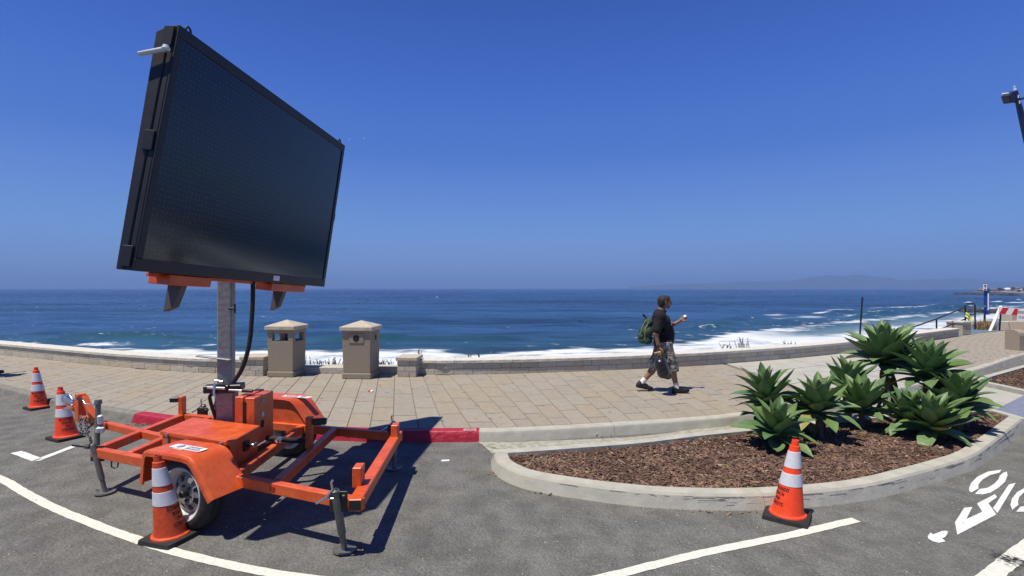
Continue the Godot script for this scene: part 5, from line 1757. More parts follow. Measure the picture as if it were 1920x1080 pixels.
func bin_at(front: Vector3, w: float, open: bool, turn: float, label: String) -> void:
	var t := thing("waste_bin", label, "bin", front + Vector3(0, 0, -w / 2), "concrete bins along the sea wall")
	t.rotation.y = turn
	t.scale.y = 1.04
	var st := begin()
	box(st, Transform3D(Basis(), Vector3(0, 0.055, 0)), Vector3(w, 0.11, w), 0.014)
	commit("plinth", st, mats.bin, t)
	# body: four walls that widen upwards are really narrower: the bin tapers to its neck and has openings under the lid
	var wb := w * 0.93
	var wt := w * 0.99
	var y0 := 0.112
	var y1 := 0.93
	var oy0 := 0.70
	var oy1 := 0.86
	st = begin()
	var at := func(x: float, y: float, z: float) -> Vector3:
		var s := lerpf(wb, wt, (y - y0) / (y1 - y0)) / 2.0
		return Vector3(x * s, y, z * s)
	if open:
		# lower body, four corner posts, upper ring
		tapered(st, at, -1, 1, y0, oy0, -1, 1)
		for sx in [-1, 1]:
			for sz in [-1, 1]:
				tapered(st, at, minf(sx, sx * 0.62), maxf(sx, sx * 0.62), oy0, oy1, minf(sz, sz * 0.62), maxf(sz, sz * 0.62))
		tapered(st, at, -1, 1, oy1, y1, -1, 1)
	else:
		tapered(st, at, -1, 1, y0, y1, -1, 1)
	commit("body", st, mats.bin, t)
	if open:
		st = begin()
		tapered(st, at, -0.14, 0.02, oy0, oy1, -0.1, 0.1)
		commit("post", st, mats.black_metal, t)
		st = begin()
		for q in [[-0.62, 0.62, 1.0], [-0.62, 0.62, -1.0]]:
			tapered(st, at, q[0], q[1], oy0, oy0 + 0.012, q[2] * 0.97 - 0.02, q[2] * 0.97 + 0.02)
		commit("slot_sill", st, mats.black_metal, t)
	else:
		for face in 2:
			st = begin()
			var turn_b := Basis(Vector3.UP, PI / 2 * face)
			var c := []
			for i in 8:
				var p: Vector3 = at.call(-0.52 if i & 1 == 0 else 0.52, 0.69 if i & 2 == 0 else 0.88, 1.0)
				p.z += -0.004 if i & 4 == 0 else 0.010
				c.append(turn_b * p)
			hexa(st, c, 0.003)
			var pl := commit("plate", st, mats.bin, t)
			st = begin()
			var p2: Vector3 = at.call(0.0, 0.785, 1.0) + Vector3(0, 0, 0.0105)
			lathe(st, [Vector2(0.0, 0.002), Vector2(0.062, 0.002), Vector2(0.066, 0.0)], Transform3D(turn_b * Basis(Vector3.RIGHT, PI / 2), turn_b * p2), 24)
			commit("hole", st, mats.dark, pl)
			st = begin()
			for e in [[-0.50, 0.50, 0.695, 0.700], [-0.50, 0.50, 0.872, 0.877], [-0.51, -0.495, 0.695, 0.877], [0.495, 0.51, 0.695, 0.877]]:
				c = []
				for i in 8:
					var p: Vector3 = at.call(e[0] if i & 1 == 0 else e[1], e[2] if i & 2 == 0 else e[3], 1.0)
					p.z += 0.0085 if i & 4 == 0 else 0.0112
					c.append(turn_b * p)
				hexa(st, c)
			commit("plate_edge", st, mats.joint, pl)
	# lid: a square slab under a low pyramid
	st = begin()
	box(st, Transform3D(Basis(), Vector3(0, 0.965, 0)), Vector3(w * 1.13, 0.075, w * 1.13), 0.010)
	var lid := commit("lid", st, mats.bin_cap, t)
	st = begin()
	var s := w * 1.13 / 2.0 - 0.008
	var apex := Vector3(0, 1.115, 0)
	var cs := [Vector3(-s, 1.0035, -s), Vector3(s, 1.0035, -s), Vector3(s, 1.0035, s), Vector3(-s, 1.0035, s)]
	for k in 4: tri(st, cs[k], cs[(k + 1) % 4], apex, Vector3(0, 0.9, 0))
	commit("pyramid", st, mats.bin_cap, lid)

func tapered(st: SurfaceTool, at: Callable, x0: float, x1: float, y0: float, y1: float, z0: float, z1: float) -> void:
	var c := []
	for i in 8: c.append(at.call(x0 if i & 1 == 0 else x1, y0 if i & 2 == 0 else y1, z0 if i & 4 == 0 else z1))
	hexa(st, c, 0.006)

# ---------------------------------------------------------------- people
# Bones are tapered capsules; their distances are joined by a smooth minimum and meshed as surface nets.
func nets(st: SurfaceTool, bones: Array, cell: float, k: float, clips := []) -> void:
	var lo := Vector3(1e9, 1e9, 1e9)
	var hi := -lo
	for b in bones:
		var r: float = maxf(b[2], b[3]) + cell * 2.0
		lo = lo.min((b[0] as Vector3).min(b[1]) - Vector3.ONE * r)
		hi = hi.max((b[0] as Vector3).max(b[1]) + Vector3.ONE * r)
	var nx := int((hi.x - lo.x) / cell) + 2
	var ny := int((hi.y - lo.y) / cell) + 2
	var nz := int((hi.z - lo.z) / cell) + 2
	var f := PackedFloat32Array()
	f.resize(nx * ny * nz)
	f.fill(1.0)
	for b in bones:
		var a: Vector3 = b[0]
		var d: Vector3 = b[1] - a
		var dd := maxf(d.length_squared(), 1e-9)
		var r: float = maxf(b[2], b[3]) + k + cell * 2.0
		var b0 := ((a.min(b[1]) - Vector3.ONE * r - lo) / cell).floor()
		var b1 := ((a.max(b[1]) + Vector3.ONE * r - lo) / cell).ceil()
		for z in range(maxi(0, int(b0.z)), mini(nz, int(b1.z) + 1)):
			for y in range(maxi(0, int(b0.y)), mini(ny, int(b1.y) + 1)):
				for x in range(maxi(0, int(b0.x)), mini(nx, int(b1.x) + 1)):
					var p := lo + Vector3(x, y, z) * cell
					var t := clampf((p - a).dot(d) / dd, 0.0, 1.0)
					var dist := p.distance_to(a + d * t) - lerpf(b[2], b[3], t)
					var i := (z * ny + y) * nx + x
					var h := clampf(0.5 + 0.5 * (f[i] - dist) / k, 0.0, 1.0)
					f[i] = lerpf(f[i], dist, h) - k * h * (1.0 - h)
	if clips:
		for z in nz:
			for y in ny:
				for x in nx:
					var i := (z * ny + y) * nx + x
					for c in clips: f[i] = maxf(f[i], (c as Plane).distance_to(lo + Vector3(x, y, z) * cell))
	var at := {}
	for z in nz - 1:
		for y in ny - 1:
			for x in nx - 1:
				var i := (z * ny + y) * nx + x
				var v := [f[i], f[i + 1], f[i + nx], f[i + nx + 1], f[i + nx * ny], f[i + nx * ny + 1], f[i + nx * ny + nx], f[i + nx * ny + nx + 1]]
				var inside := 0
				for q in v: inside += 1 if q < 0 else 0
				if inside == 0 or inside == 8: continue
				var sum := Vector3.ZERO
				var m := 0
				for e in [[0, 1], [2, 3], [4, 5], [6, 7], [0, 2], [1, 3], [4, 6], [5, 7], [0, 4], [1, 5], [2, 6], [3, 7]]:
					var va: float = v[e[0]]
					var vb: float = v[e[1]]
					if (va < 0) != (vb < 0):
						var t := va / (va - vb)
						var pa := Vector3(e[0] & 1, (e[0] >> 1) & 1, e[0] >> 2)
						var pb := Vector3(e[1] & 1, (e[1] >> 1) & 1, e[1] >> 2)
						sum += pa.lerp(pb, t)
						m += 1
				at[i] = lo + (Vector3(x, y, z) + sum / m) * cell
	st.set_smooth_group(1)
	var step := [1, nx, nx * ny]
	for i in at:
		for ax in 3:
			var j: int = i + step[ax]
			if (f[i] < 0) == (f[j] < 0): continue
			var o1: int = step[(ax + 1) % 3]
			var o2: int = step[(ax + 2) % 3]
			if not (at.has(i - o1) and at.has(i - o2) and at.has(i - o1 - o2)): continue
			var a: Vector3 = at[i]
			var b: Vector3 = at[i - o1]
			var c: Vector3 = at[i - o1 - o2]
			var d: Vector3 = at[i - o2]
			if f[i] < 0:
				st.add_vertex(a); st.add_vertex(c); st.add_vertex(b)
				st.add_vertex(a); st.add_vertex(d); st.add_vertex(c)
			else:
				st.add_vertex(a); st.add_vertex(b); st.add_vertex(c)
				st.add_vertex(a); st.add_vertex(c); st.add_vertex(d)

func bone(a: Vector3, b: Vector3, ra: float, rb: float) -> Array:
	return [a, b, ra, rb]

func fat(bones: Array, by: float) -> Array:
	var out := []
	for b in bones: out.append([b[0], b[1], b[2] + by, b[3] + by])
	return out

func hand(st: SurfaceTool, wrist: Vector3, dir: Vector3, palm_n: Vector3, curl: float, thumb_side: float) -> void:
	# palm, four fingers of unequal length with a knuckle bend, a thumb from the side of the palm
	var x := dir.cross(palm_n).normalized() * thumb_side
	var bones := [bone(wrist, wrist + dir * 0.03, 0.026, 0.028)]
	for q in [-1.0, -0.33, 0.33, 1.0]: bones.append(bone(wrist + dir * 0.02 + x * q * 0.014, wrist + dir * 0.085 + x * q * 0.029, 0.016, 0.013))
	var lens := [0.062, 0.078, 0.084, 0.074]
	for i in 4:
		var q: float = [-1.0, -0.33, 0.33, 1.0][i]
		var p := wrist + dir * 0.09 + x * q * 0.029
		var l: float = lens[i]
		var d1 := dir.rotated(x.normalized() * thumb_side, -curl * 0.6)
		var d2 := dir.rotated(x.normalized() * thumb_side, -curl * 1.4)
		var d3 := dir.rotated(x.normalized() * thumb_side, -curl * 2.0)
		bones.append(bone(p, p + d1 * l * 0.45, 0.0105, 0.0098))
		bones.append(bone(p + d1 * l * 0.45, p + d1 * l * 0.45 + d2 * l * 0.3, 0.0098, 0.009))
		bones.append(bone(p + d1 * l * 0.45 + d2 * l * 0.3, p + d1 * l * 0.45 + d2 * l * 0.3 + d3 * l * 0.25, 0.009, 0.0082))
	var tb := wrist + dir * 0.03 + x * 0.026
	var td := (dir * 0.7 + x * 0.7 + palm_n * 0.35).normalized()
	bones.append(bone(tb, tb + td * 0.038, 0.015, 0.0125))
	bones.append(bone(tb + td * 0.038, tb + td * 0.038 + (td + dir * 0.6).normalized() * 0.034, 0.012, 0.0098))
	nets(st, bones, 0.0042, 0.006)

func build_person() -> void:
	mat("skin", Color(0.27, 0.135, 0.085), 0.6)
	mat("hair", Color(0.018, 0.014, 0.013), 0.75)
	mat("eye", Color(0.02, 0.015, 0.012), 0.3)
	var soft := bumps(128, 0.05, 4, 44)
	tmat("black_cotton", grain(128, Color(0.004, 0.0045, 0.006), Color(0.009, 0.0095, 0.012), 0.03, 45), 0.4, 0.9, soft, 0.4, false)
	var camo := noise_image(128, 0.035, 3, 46).get_data()
	var d := PackedByteArray()
	d.resize(128 * 128 * 3)
	for i in 128 * 128:
		var q := camo[i]
		var c := Color(0.30, 0.275, 0.24)
		if q < 100: c = Color(0.075, 0.07, 0.062)
		elif q < 128: c = Color(0.17, 0.155, 0.13)
		elif q > 165: c = Color(0.42, 0.39, 0.345)
		c = c.linear_to_srgb()
		d[i * 3] = int(c.r * 255)
		d[i * 3 + 1] = int(c.g * 255)
		d[i * 3 + 2] = int(c.b * 255)
	tmat("camouflage", ImageTexture.create_from_image(Image.create_from_data(128, 128, false, Image.FORMAT_RGB8, d)), 0.42, 0.9, soft, 0.5, false)
	mat("sock", Color(0.72, 0.72, 0.72), 0.85)
	mat("shoe", Color(0.010, 0.010, 0.013), 0.6)
	mat("pack_green", Color(0.030, 0.060, 0.038), 0.75)
	mat("pack_trim", Color(0.16, 0.21, 0.13), 0.7)
	var bag := mat("bag_black", Color(0.010, 0.010, 0.013), 0.3)
	bag.rim_enabled = true
	var at: Vector3 = Vector3(2.613, 0.130, -8.960)
	mat("dark_cloth", Color(0.035, 0.022, 0.075), 0.85)
	var other := walker(Vector3(-10.90, 0.13, -10.42), "person", "person at the far end of the pavers, only a dark trouser leg showing", false)
	other.rotation.y = PI / 2
	for k in other.get_children():
		if k.name in ["shorts", "cargo_pocket", "body", "sock", "sock_001"]: k.material_override = mats.skin if k.name == "body" else mats.dark_cloth
	var tr := begin()
	nets(tr, [bone(Vector3(0.15, 0.45, 0.09), Vector3(0.235, 0.13, 0.10), 0.085, 0.065), bone(Vector3(-0.06, 0.45, -0.085), Vector3(-0.31, 0.17, -0.09), 0.085, 0.065)], 0.015, 0.02)
	commit("trouser_legs", tr, mats.dark_cloth, other)
	walker(at, "person", "person in black shirt and camouflage shorts walking with a green backpack", true)

func walker(at: Vector3, called: String, label: String, full: bool) -> Node3D:
	var t := thing(called, label, "person", at)
	# joints, metres from the ground under the hips; +x is the way the person walks, +z faces the road
	var hip := Vector3(0.03, 0.86, 0)
	var chest := Vector3(-0.01, 1.20, 0)
	var neck := Vector3(0.0, 1.41, 0)
	var head := Vector3(0.06, 1.575, 0.0)
	var h1 := hip + Vector3(0.01, -0.02, 0.085)
	var h2 := hip + Vector3(0.0, -0.02, -0.085)
	var k1 := Vector3(0.15, 0.465, 0.09)     # leading leg, road side
	var a1 := Vector3(0.235, 0.105, 0.10)
	var k2 := Vector3(-0.06, 0.455, -0.085)
	var a2 := Vector3(-0.315, 0.150, -0.09)
	var s1 := Vector3(-0.075, 1.325, 0.175)
	var e1 := Vector3(-0.165, 1.045, 0.235)
	var w1 := Vector3(-0.115, 0.815, 0.245)
	var s2 := Vector3(-0.005, 1.325, -0.175)
	var e2 := Vector3(0.20, 1.115, -0.21)
	var w2 := Vector3(0.375, 1.235, -0.155)
	var torso := [bone(hip + Vector3(0, 0.0, 0.055), hip + Vector3(0, 0, -0.055), 0.13, 0.13), bone(hip + Vector3(0.02, 0.06, 0), chest + Vector3(0.03, -0.06, 0), 0.145, 0.145), bone(chest + Vector3(0, 0.03, 0.08), chest + Vector3(0, 0.03, -0.08), 0.125, 0.125), bone(s1, s2, 0.072, 0.072), bone(Vector3(-0.03, 1.36, 0), neck + Vector3(0.01, 0.02, 0), 0.085, 0.058), bone(hip + Vector3(0.075, 0.14, 0), hip + Vector3(0.07, 0.20, 0), 0.10, 0.10)]
	var upper := [bone(s1, e1, 0.058, 0.046), bone(s2, e2, 0.058, 0.046)]
	var lower := [bone(e1, w1, 0.045, 0.029), bone(e2, w2, 0.045, 0.029)]
	var thighs := [bone(h1, k1, 0.092, 0.062), bone(h2, k2, 0.092, 0.062)]
	var shins := [bone(k1, k1.lerp(a1, 0.35) + Vector3(-0.012, 0, 0), 0.058, 0.056), bone(k1.lerp(a1, 0.35), a1, 0.056, 0.036), bone(k2, k2.lerp(a2, 0.35), 0.058, 0.056), bone(k2.lerp(a2, 0.35), a2, 0.056, 0.036)]
	var skull := [bone(neck, head + Vector3(-0.03, -0.06, 0), 0.058, 0.06), bone(head + Vector3(-0.03, 0.02, 0), head + Vector3(0.02, 0.025, 0), 0.088, 0.082), bone(head + Vector3(0.03, -0.05, 0), head + Vector3(0.062, -0.085, 0), 0.058, 0.032)]
	var st := begin()
	nets(st, torso + upper + lower + thighs + shins + [skull[0]], 0.016, 0.03)
	# head and hands on finer grids of their own
	var face := skull + [bone(head + Vector3(0.092, 0.0, 0), head + Vector3(0.112, -0.035, 0), 0.011, 0.017), bone(head + Vector3(0.085, 0.022, 0.03), head + Vector3(0.085, 0.022, -0.03), 0.018, 0.018), bone(head + Vector3(0.088, -0.072, 0.015), head + Vector3(0.088, -0.072, -0.015), 0.011, 0.011), bone(head + Vector3(-0.01, 0.01, 0.085), head + Vector3(-0.015, -0.03, 0.083), 0.018, 0.012), bone(head + Vector3(-0.01, 0.01, -0.085), head + Vector3(-0.015, -0.03, -0.083), 0.018, 0.012)]
	nets(st, face, 0.007, 0.012)
	hand(st, w1, (w1 - e1).normalized(), Vector3(0.9, 0, -0.4).normalized(), 0.85, 1.0)
	hand(st, w2, (w2 - e2 + Vector3(0, 0.03, 0)).normalized(), Vector3(-0.3, 0.4, 0.9).normalized(), 0.75, 1.0)
	commit("body", st, mats.skin, t)
	st = begin()
	for z in [0.034, -0.034]: lathe(st, [Vector2(0, 0.009), Vector2(0.008, 0.006), Vector2(0.010, 0.0)], Transform3D(Basis(Vector3.FORWARD, PI / 2), head + Vector3(0.094, 0.004, z)), 8)
	commit("eyes", st, mats.eye, t)
	st = begin()
	nets(st, fat([skull[1]], 0.010) + [bone(head + Vector3(-0.06, -0.04, 0.03), head + Vector3(-0.06, -0.04, -0.03), 0.05, 0.05)], 0.009, 0.02, [Plane(Vector3(0.80, -0.60, 0).normalized(), Vector3(0.80, -0.60, 0).normalized().dot(head + Vector3(0.045, 0.03, 0)))])
	commit("hair", st, mats.hair, t)
	# shirt: torso and sleeves to the elbow, loose at the hem
	st = begin()
	var sl := [bone(s1, s1.lerp(e1, 0.80), 0.085, 0.082), bone(s2, s2.lerp(e2, 0.80), 0.085, 0.082)]
	nets(st, fat(torso, 0.022) + sl, 0.015, 0.03, [Plane(Vector3(0.05, -1, 0).normalized(), -0.775), Plane(Vector3(0.2, 1, 0).normalized(), 1.415)])
	commit("shirt", st, mats.black_cotton, t)
	st = begin()
	for y in [1.245, 1.215, 1.19]: box(st, Transform3D(Basis(Vector3.UP, 0.55), Vector3(0.118, y, 0.125)), Vector3(0.006, 0.010, 0.07), 0.0)
	commit("shirt_print", st, mats.pale_grey, t)
	st = begin()
	nets(st, [bone(hip + Vector3(0, 0.0, 0.06), hip + Vector3(0, 0, -0.06), 0.148, 0.148), bone(h1, h1.lerp(k1, 1.12), 0.118, 0.112), bone(h2, h2.lerp(k2, 1.12), 0.118, 0.112)], 0.015, 0.03, [Plane(Vector3(0, 1, 0), 0.90), Plane(Vector3(0, -1, 0), -0.375)])
	commit("shorts", st, mats.camouflage, t)
	st = begin()
	box(st, Transform3D(Basis(Vector3.FORWARD, 0.28), h1.lerp(k1, 0.62) + Vector3(0.01, 0, 0.112)), Vector3(0.13, 0.14, 0.02), 0.008)
	commit("cargo_pocket", st, mats.camouflage, t)
	for q in [[a1, k1, 0.0, -0.30], [a2, k2, 0.0, 0.38]]:
		var a: Vector3 = q[0]
		var kn: Vector3 = q[1]
		st = begin()
		nets(st, [bone(a.lerp(kn, -0.06), a.lerp(kn, 0.24), 0.046, 0.047)], 0.010, 0.01, [Plane((kn - a).normalized(), (kn - a).normalized().dot(a.lerp(kn, 0.22)))])
		commit("sock", st, mats.sock, t)
		st = begin()
		var pitch: float = -0.20 if a.x < 0 else 0.10
		var bs := Basis(Vector3(0, 0, 1), pitch)
		var heel := a + bs * Vector3(-0.055, -0.055, 0)
		var toe := a + bs * Vector3(0.185, -0.070, 0.0)
		nets(st, [bone(heel, toe, 0.042, 0.033), bone(a + bs * Vector3(-0.03, -0.02, 0), a + bs * Vector3(0.08, -0.045, 0), 0.048, 0.042), bone(heel + Vector3(0, -0.005, 0.012), toe + bs * Vector3(-0.04, -0.002, 0.016), 0.034, 0.034), bone(heel + Vector3(0, -0.005, -0.012), toe + bs * Vector3(-0.04, -0.002, -0.016), 0.034, 0.034)], 0.010, 0.015)
		var shoe := commit("shoe", st, mats.shoe, t)
		st = begin()
		beam(st, heel + bs * Vector3(-0.035, -0.038, 0), toe + bs * Vector3(0.012, -0.027, 0), 0.080, 0.014, 0.006)
		commit("sole", st, mats.rubber, shoe)
	if not full: return t
	# what is carried: backpack, plastic bag, rolled paper, small white device
	var bp := thing("backpack", "dark green backpack on the back of the walking person", "backpack", at)
	st = begin()
	nets(st, [bone(Vector3(-0.235, 1.22, 0.07), Vector3(-0.235, 1.22, -0.07), 0.075, 0.075), bone(Vector3(-0.27, 1.06, 0.085), Vector3(-0.27, 1.06, -0.085), 0.10, 0.10), bone(Vector3(-0.265, 0.92, 0.08), Vector3(-0.265, 0.92, -0.08), 0.085, 0.085)], 0.014, 0.05)
	commit("sack", st, mats.pack_green, bp)
	st = begin()
	nets(st, [bone(Vector3(-0.355, 0.98, 0.05), Vector3(-0.355, 0.98, -0.05), 0.055, 0.055), bone(Vector3(-0.345, 0.90, 0.05), Vector3(-0.345, 0.90, -0.05), 0.05, 0.05)], 0.014, 0.03)
	commit("front_pocket", st, mats.pack_green, bp)
	st = begin()
	tube(st, smooth_line([Vector3(-0.23, 1.26, 0.12), Vector3(-0.30, 1.16, 0.155), Vector3(-0.33, 1.02, 0.165), Vector3(-0.30, 0.90, 0.15)], 4), 0.009, 6)
	tube(st, smooth_line([Vector3(-0.29, 1.27, 0.07), Vector3(-0.35, 1.15, 0.09), Vector3(-0.39, 1.0, 0.08)], 4), 0.009, 6)
	commit("trim", st, mats.pack_trim, bp)
	st = begin()
	tube(st, smooth_line([Vector3(-0.19, 1.30, 0.10), Vector3(-0.09, 1.405, 0.115), Vector3(0.02, 1.36, 0.13), Vector3(0.05, 1.22, 0.15), Vector3(-0.03, 1.05, 0.19), Vector3(-0.2, 0.95, 0.14)], 5), 0.014, 6)
	tube(st, smooth_line([Vector3(-0.26, 1.29, 0.03), Vector3(-0.33, 1.345, 0.03), Vector3(-0.30, 1.35, -0.03), Vector3(-0.25, 1.29, -0.03)], 4), 0.012, 6)
	commit("strap", st, mats.black_cotton, bp)
	var grip := w1 + (w1 - e1).normalized() * 0.085 + Vector3(0.02, 0, 0.0)
	var pb := thing("plastic_bag", "full black plastic bag hanging from the hand of the walking person", "bag", at)
	st = begin()
	nets(st, [bone(grip + Vector3(0, -0.04, 0.01), grip + Vector3(0.0, -0.15, 0.02), 0.022, 0.085), bone(grip + Vector3(-0.03, -0.20, 0.06), grip + Vector3(0.03, -0.24, -0.01), 0.105, 0.10), bone(grip + Vector3(0.03, -0.34, 0.05), grip + Vector3(0.11, -0.39, 0.02), 0.11, 0.075)], 0.013, 0.05)
	commit("sack", st, mats.bag_black, pb)
	st = begin()
	tube(st, [grip + Vector3(0.0, 0.0, -0.02), grip + Vector3(0.0, -0.07, 0.0), grip + Vector3(0.0, -0.10, 0.01)], [0.012, 0.018, 0.03], 8)
	tube(st, [grip + Vector3(0.0, 0.0, 0.025), grip + Vector3(0.0, -0.07, 0.02), grip + Vector3(0.01, -0.10, 0.01)], [0.012, 0.018, 0.03], 8)
	commit("handles", st, mats.bag_black, pb)
	st = begin()
	tube(st, [grip + Vector3(-0.13, -0.02, 0.03), grip + Vector3(0.02, 0.005, 0.0)], 0.026, 10)
	tag(commit("rolled_paper", st, mats.buff), "small rolled paper in the lowered hand of the walking person", "paper").position = at
	st = begin()
	beam(st, grip + Vector3(-0.05, 0.12, 0.03), grip + Vector3(-0.20, -0.13, 0.04), 0.022, 0.022, 0.004)
	tag(commit("folded_umbrella", st, mats.black_cotton), "slim folded black umbrella under the arm of the walking person", "umbrella").position = at
	var dv := w2 + (w2 - e2).normalized() * 0.085 + Vector3(0.012, 0.035, 0.01)
	st = begin()
	box(st, Transform3D(Basis.from_euler(Vector3(0.3, 0.5, 0.6)), dv), Vector3(0.055, 0.03, 0.05), 0.008)
	tag(commit("small_snack", st, mats.sticker), "small white thing in the raised hand of the walking person", "snack").position = at
	return t

# ---------------------------------------------------------------- agaves
var leaves := []
func leaf_mesh(bend: float, width: float, fold: float, twist: float) -> ArrayMesh:
	# one fleshy leaf along +z from the origin, a unit long: narrow foot, broad middle, spiny tip, channelled along the middle
	var st := begin()
	st.set_smooth_group(1)
	var n := 9
	var top := []
	var bot := []
	for i in n:
		var t := float(i) / (n - 1)
		var w := width * (0.40 + 0.60 * sin(minf(t / 0.48, 1.0) * PI / 2.0)) * (1.0 if t < 0.48 else pow(maxf(1.0 - pow((t - 0.48) / 0.52, 1.7), 0.0), 0.8))
		w = maxf(w, 0.004)
		var an := bend * t * t
		var z := t * (1.0 - 0.12 * absf(bend) * t)
		var y := sin(an) * t * 0.62
		var th := 0.026 * (1.0 - t * 0.9)
		var a := []
		var b := []
		for q in [-1.0, -0.5, 0.0, 0.5, 1.0]:
			var x: float = q * w * 0.5
			var up: float = fold * w * q * q + twist * x * t
			a.append(Vector3(x, y + up, z))
			b.append(Vector3(x, y + up - th * (1.0 - q * q * 0.92), z))
		top.append(a)
		bot.append(b)
	for i in n - 1:
		for k in 4:
			var m: Vector3 = (top[i][k] + top[i + 1][k + 1]) / 2.0
			quad(st, top[i][k], top[i][k + 1], top[i + 1][k + 1], top[i + 1][k], m - Vector3(0, 1, 0))
		st.set_smooth_group(2)
		for k in 4:
			var m2: Vector3 = (bot[i][k] + bot[i + 1][k + 1]) / 2.0
			quad(st, bot[i][k], bot[i][k + 1], bot[i + 1][k + 1], bot[i + 1][k], m2 + Vector3(0, 1, 0))
		for k in [0, 4]:
			var m3: Vector3 = top[i][2]
			quad(st, top[i][k], top[i + 1][k], bot[i + 1][k], bot[i][k], m3)
		st.set_smooth_group(1)
	st.generate_normals()
	return st.commit()

func build_agaves() -> void:
	var lt := bumps(128, 0.03, 3, 61, 0.1)
	tmat("leaf", grain(256, Color(0.100, 0.175, 0.060), Color(0.150, 0.240, 0.090), 0.012, 62, 0.004, 0.10), 0.5, 0.5, lt, 0.25, false)
	variant("leaf_b", "leaf", Color(0.90, 0.95, 0.98))
	variant("leaf_c", "leaf", Color(1.0, 1.0, 0.90))
	tmat("leaf_old", grain(128, Color(0.20, 0.20, 0.055), Color(0.32, 0.30, 0.09), 0.02, 63, 0.01, 0.15), 0.5, 0.6, lt, 0.25, false)
	tmat("leaf_dry", grain(128, Color(0.10, 0.075, 0.05), Color(0.22, 0.17, 0.12), 0.03, 64, 0.01, 0.2), 0.4, 0.9, lt, 0.6, false)
	tmat("stem", grain(128, Color(0.07, 0.055, 0.042), Color(0.16, 0.13, 0.10), 0.04, 65, 0.01, 0.2), 0.3, 0.95, lt, 0.8, false)
	for q in [[0.12, 0.34, 0.20, 0.1], [-0.10, 0.35, 0.24, -0.15], [-0.35, 0.35, 0.14, 0.2], [-0.60, 0.34, 0.10, -0.2], [0.25, 0.33, 0.22, 0.0], [-0.2, 0.36, 0.20, 0.25]]:
		leaves.append(leaf_mesh(q[0], q[1], q[2], q[3]))
	# [foot on the mulch, height of the heart, reach of the leaves, how many, sideways offset of the heart, label]
	agave(Vector3(3.422, 0.100, -6.677), 0.40, 0.43, 36, Vector3(-0.06, 0, 0), "agave at the tapering end of the planter, its thin tips standing highest over the pavers")
	agave(Vector3(3.054, 0.100, -5.960), 0.17, 0.40, 34, Vector3(0, 0, 0), "low spreading agave directly behind the bright cone")
	agave(Vector3(3.806, 0.100, -6.343), 0.36, 0.42, 34, Vector3(-0.02, 0, 0), "broad-leaved agave on a short stem that shades the mulch behind the cone")
	agave(Vector3(4.836, 0.100, -7.369), 0.46, 0.40, 26, Vector3(0.0, 0, 0), "narrow dark agave cluster at the rear, in front of the concrete crossing")
	agave(Vector3(4.614, 0.100, -6.753), 0.27, 0.42, 36, Vector3(0, 0, 0), "agave with yellow lower leaves in the middle of the planter")
	agave(Vector3(5.793, 0.100, -7.789), 0.78, 0.58, 42, Vector3(-0.13, 0, 0), "tallest agave, raised on a bare curved stem with hanging dry leaves")
	agave(Vector3(5.796, 0.100, -7.161), 0.64, 0.52, 42, Vector3(0.02, 0, 0), "large bright agave beside the tallest one, its heart open to the road")
	agave(Vector3(5.821, 0.100, -6.677), 0.36, 0.42, 38, Vector3(0.0, 0, 0), "upright agave at the ramp end of the planter")
	agave(Vector3(5.097, 0.100, -6.210), 0.19, 0.42, 36, Vector3(0, 0, 0), "agave lowest of the group, with broad leaves lying on the mulch")
	agave(Vector3(4.976, 0.100, -6.482), 0.21, 0.36, 30, Vector3(0, 0, 0), "small agave squeezed between the middle one and the broad low one")
	agave(Vector3(3.797, 0.100, -6.677), 0.20, 0.26, 26, Vector3(0, 0, 0), "little shaded agave pup between the two agaves by the cone")
	agave(Vector3(6.016, 0.100, -6.779), 0.22, 0.24, 24, Vector3(0, 0, 0), "agave pup closest to the blue-grey ramp mat")
	agave(Vector3(6.318, 0.100, -7.525), 0.28, 0.36, 28, Vector3(0, 0, 0), "dark agave hidden under the large bright one")
	agave(Vector3(3.311, 0.100, -6.911), 0.18, 0.26, 22, Vector3(0, 0, 0), "agave pup against the rear kerb at the tapering end")

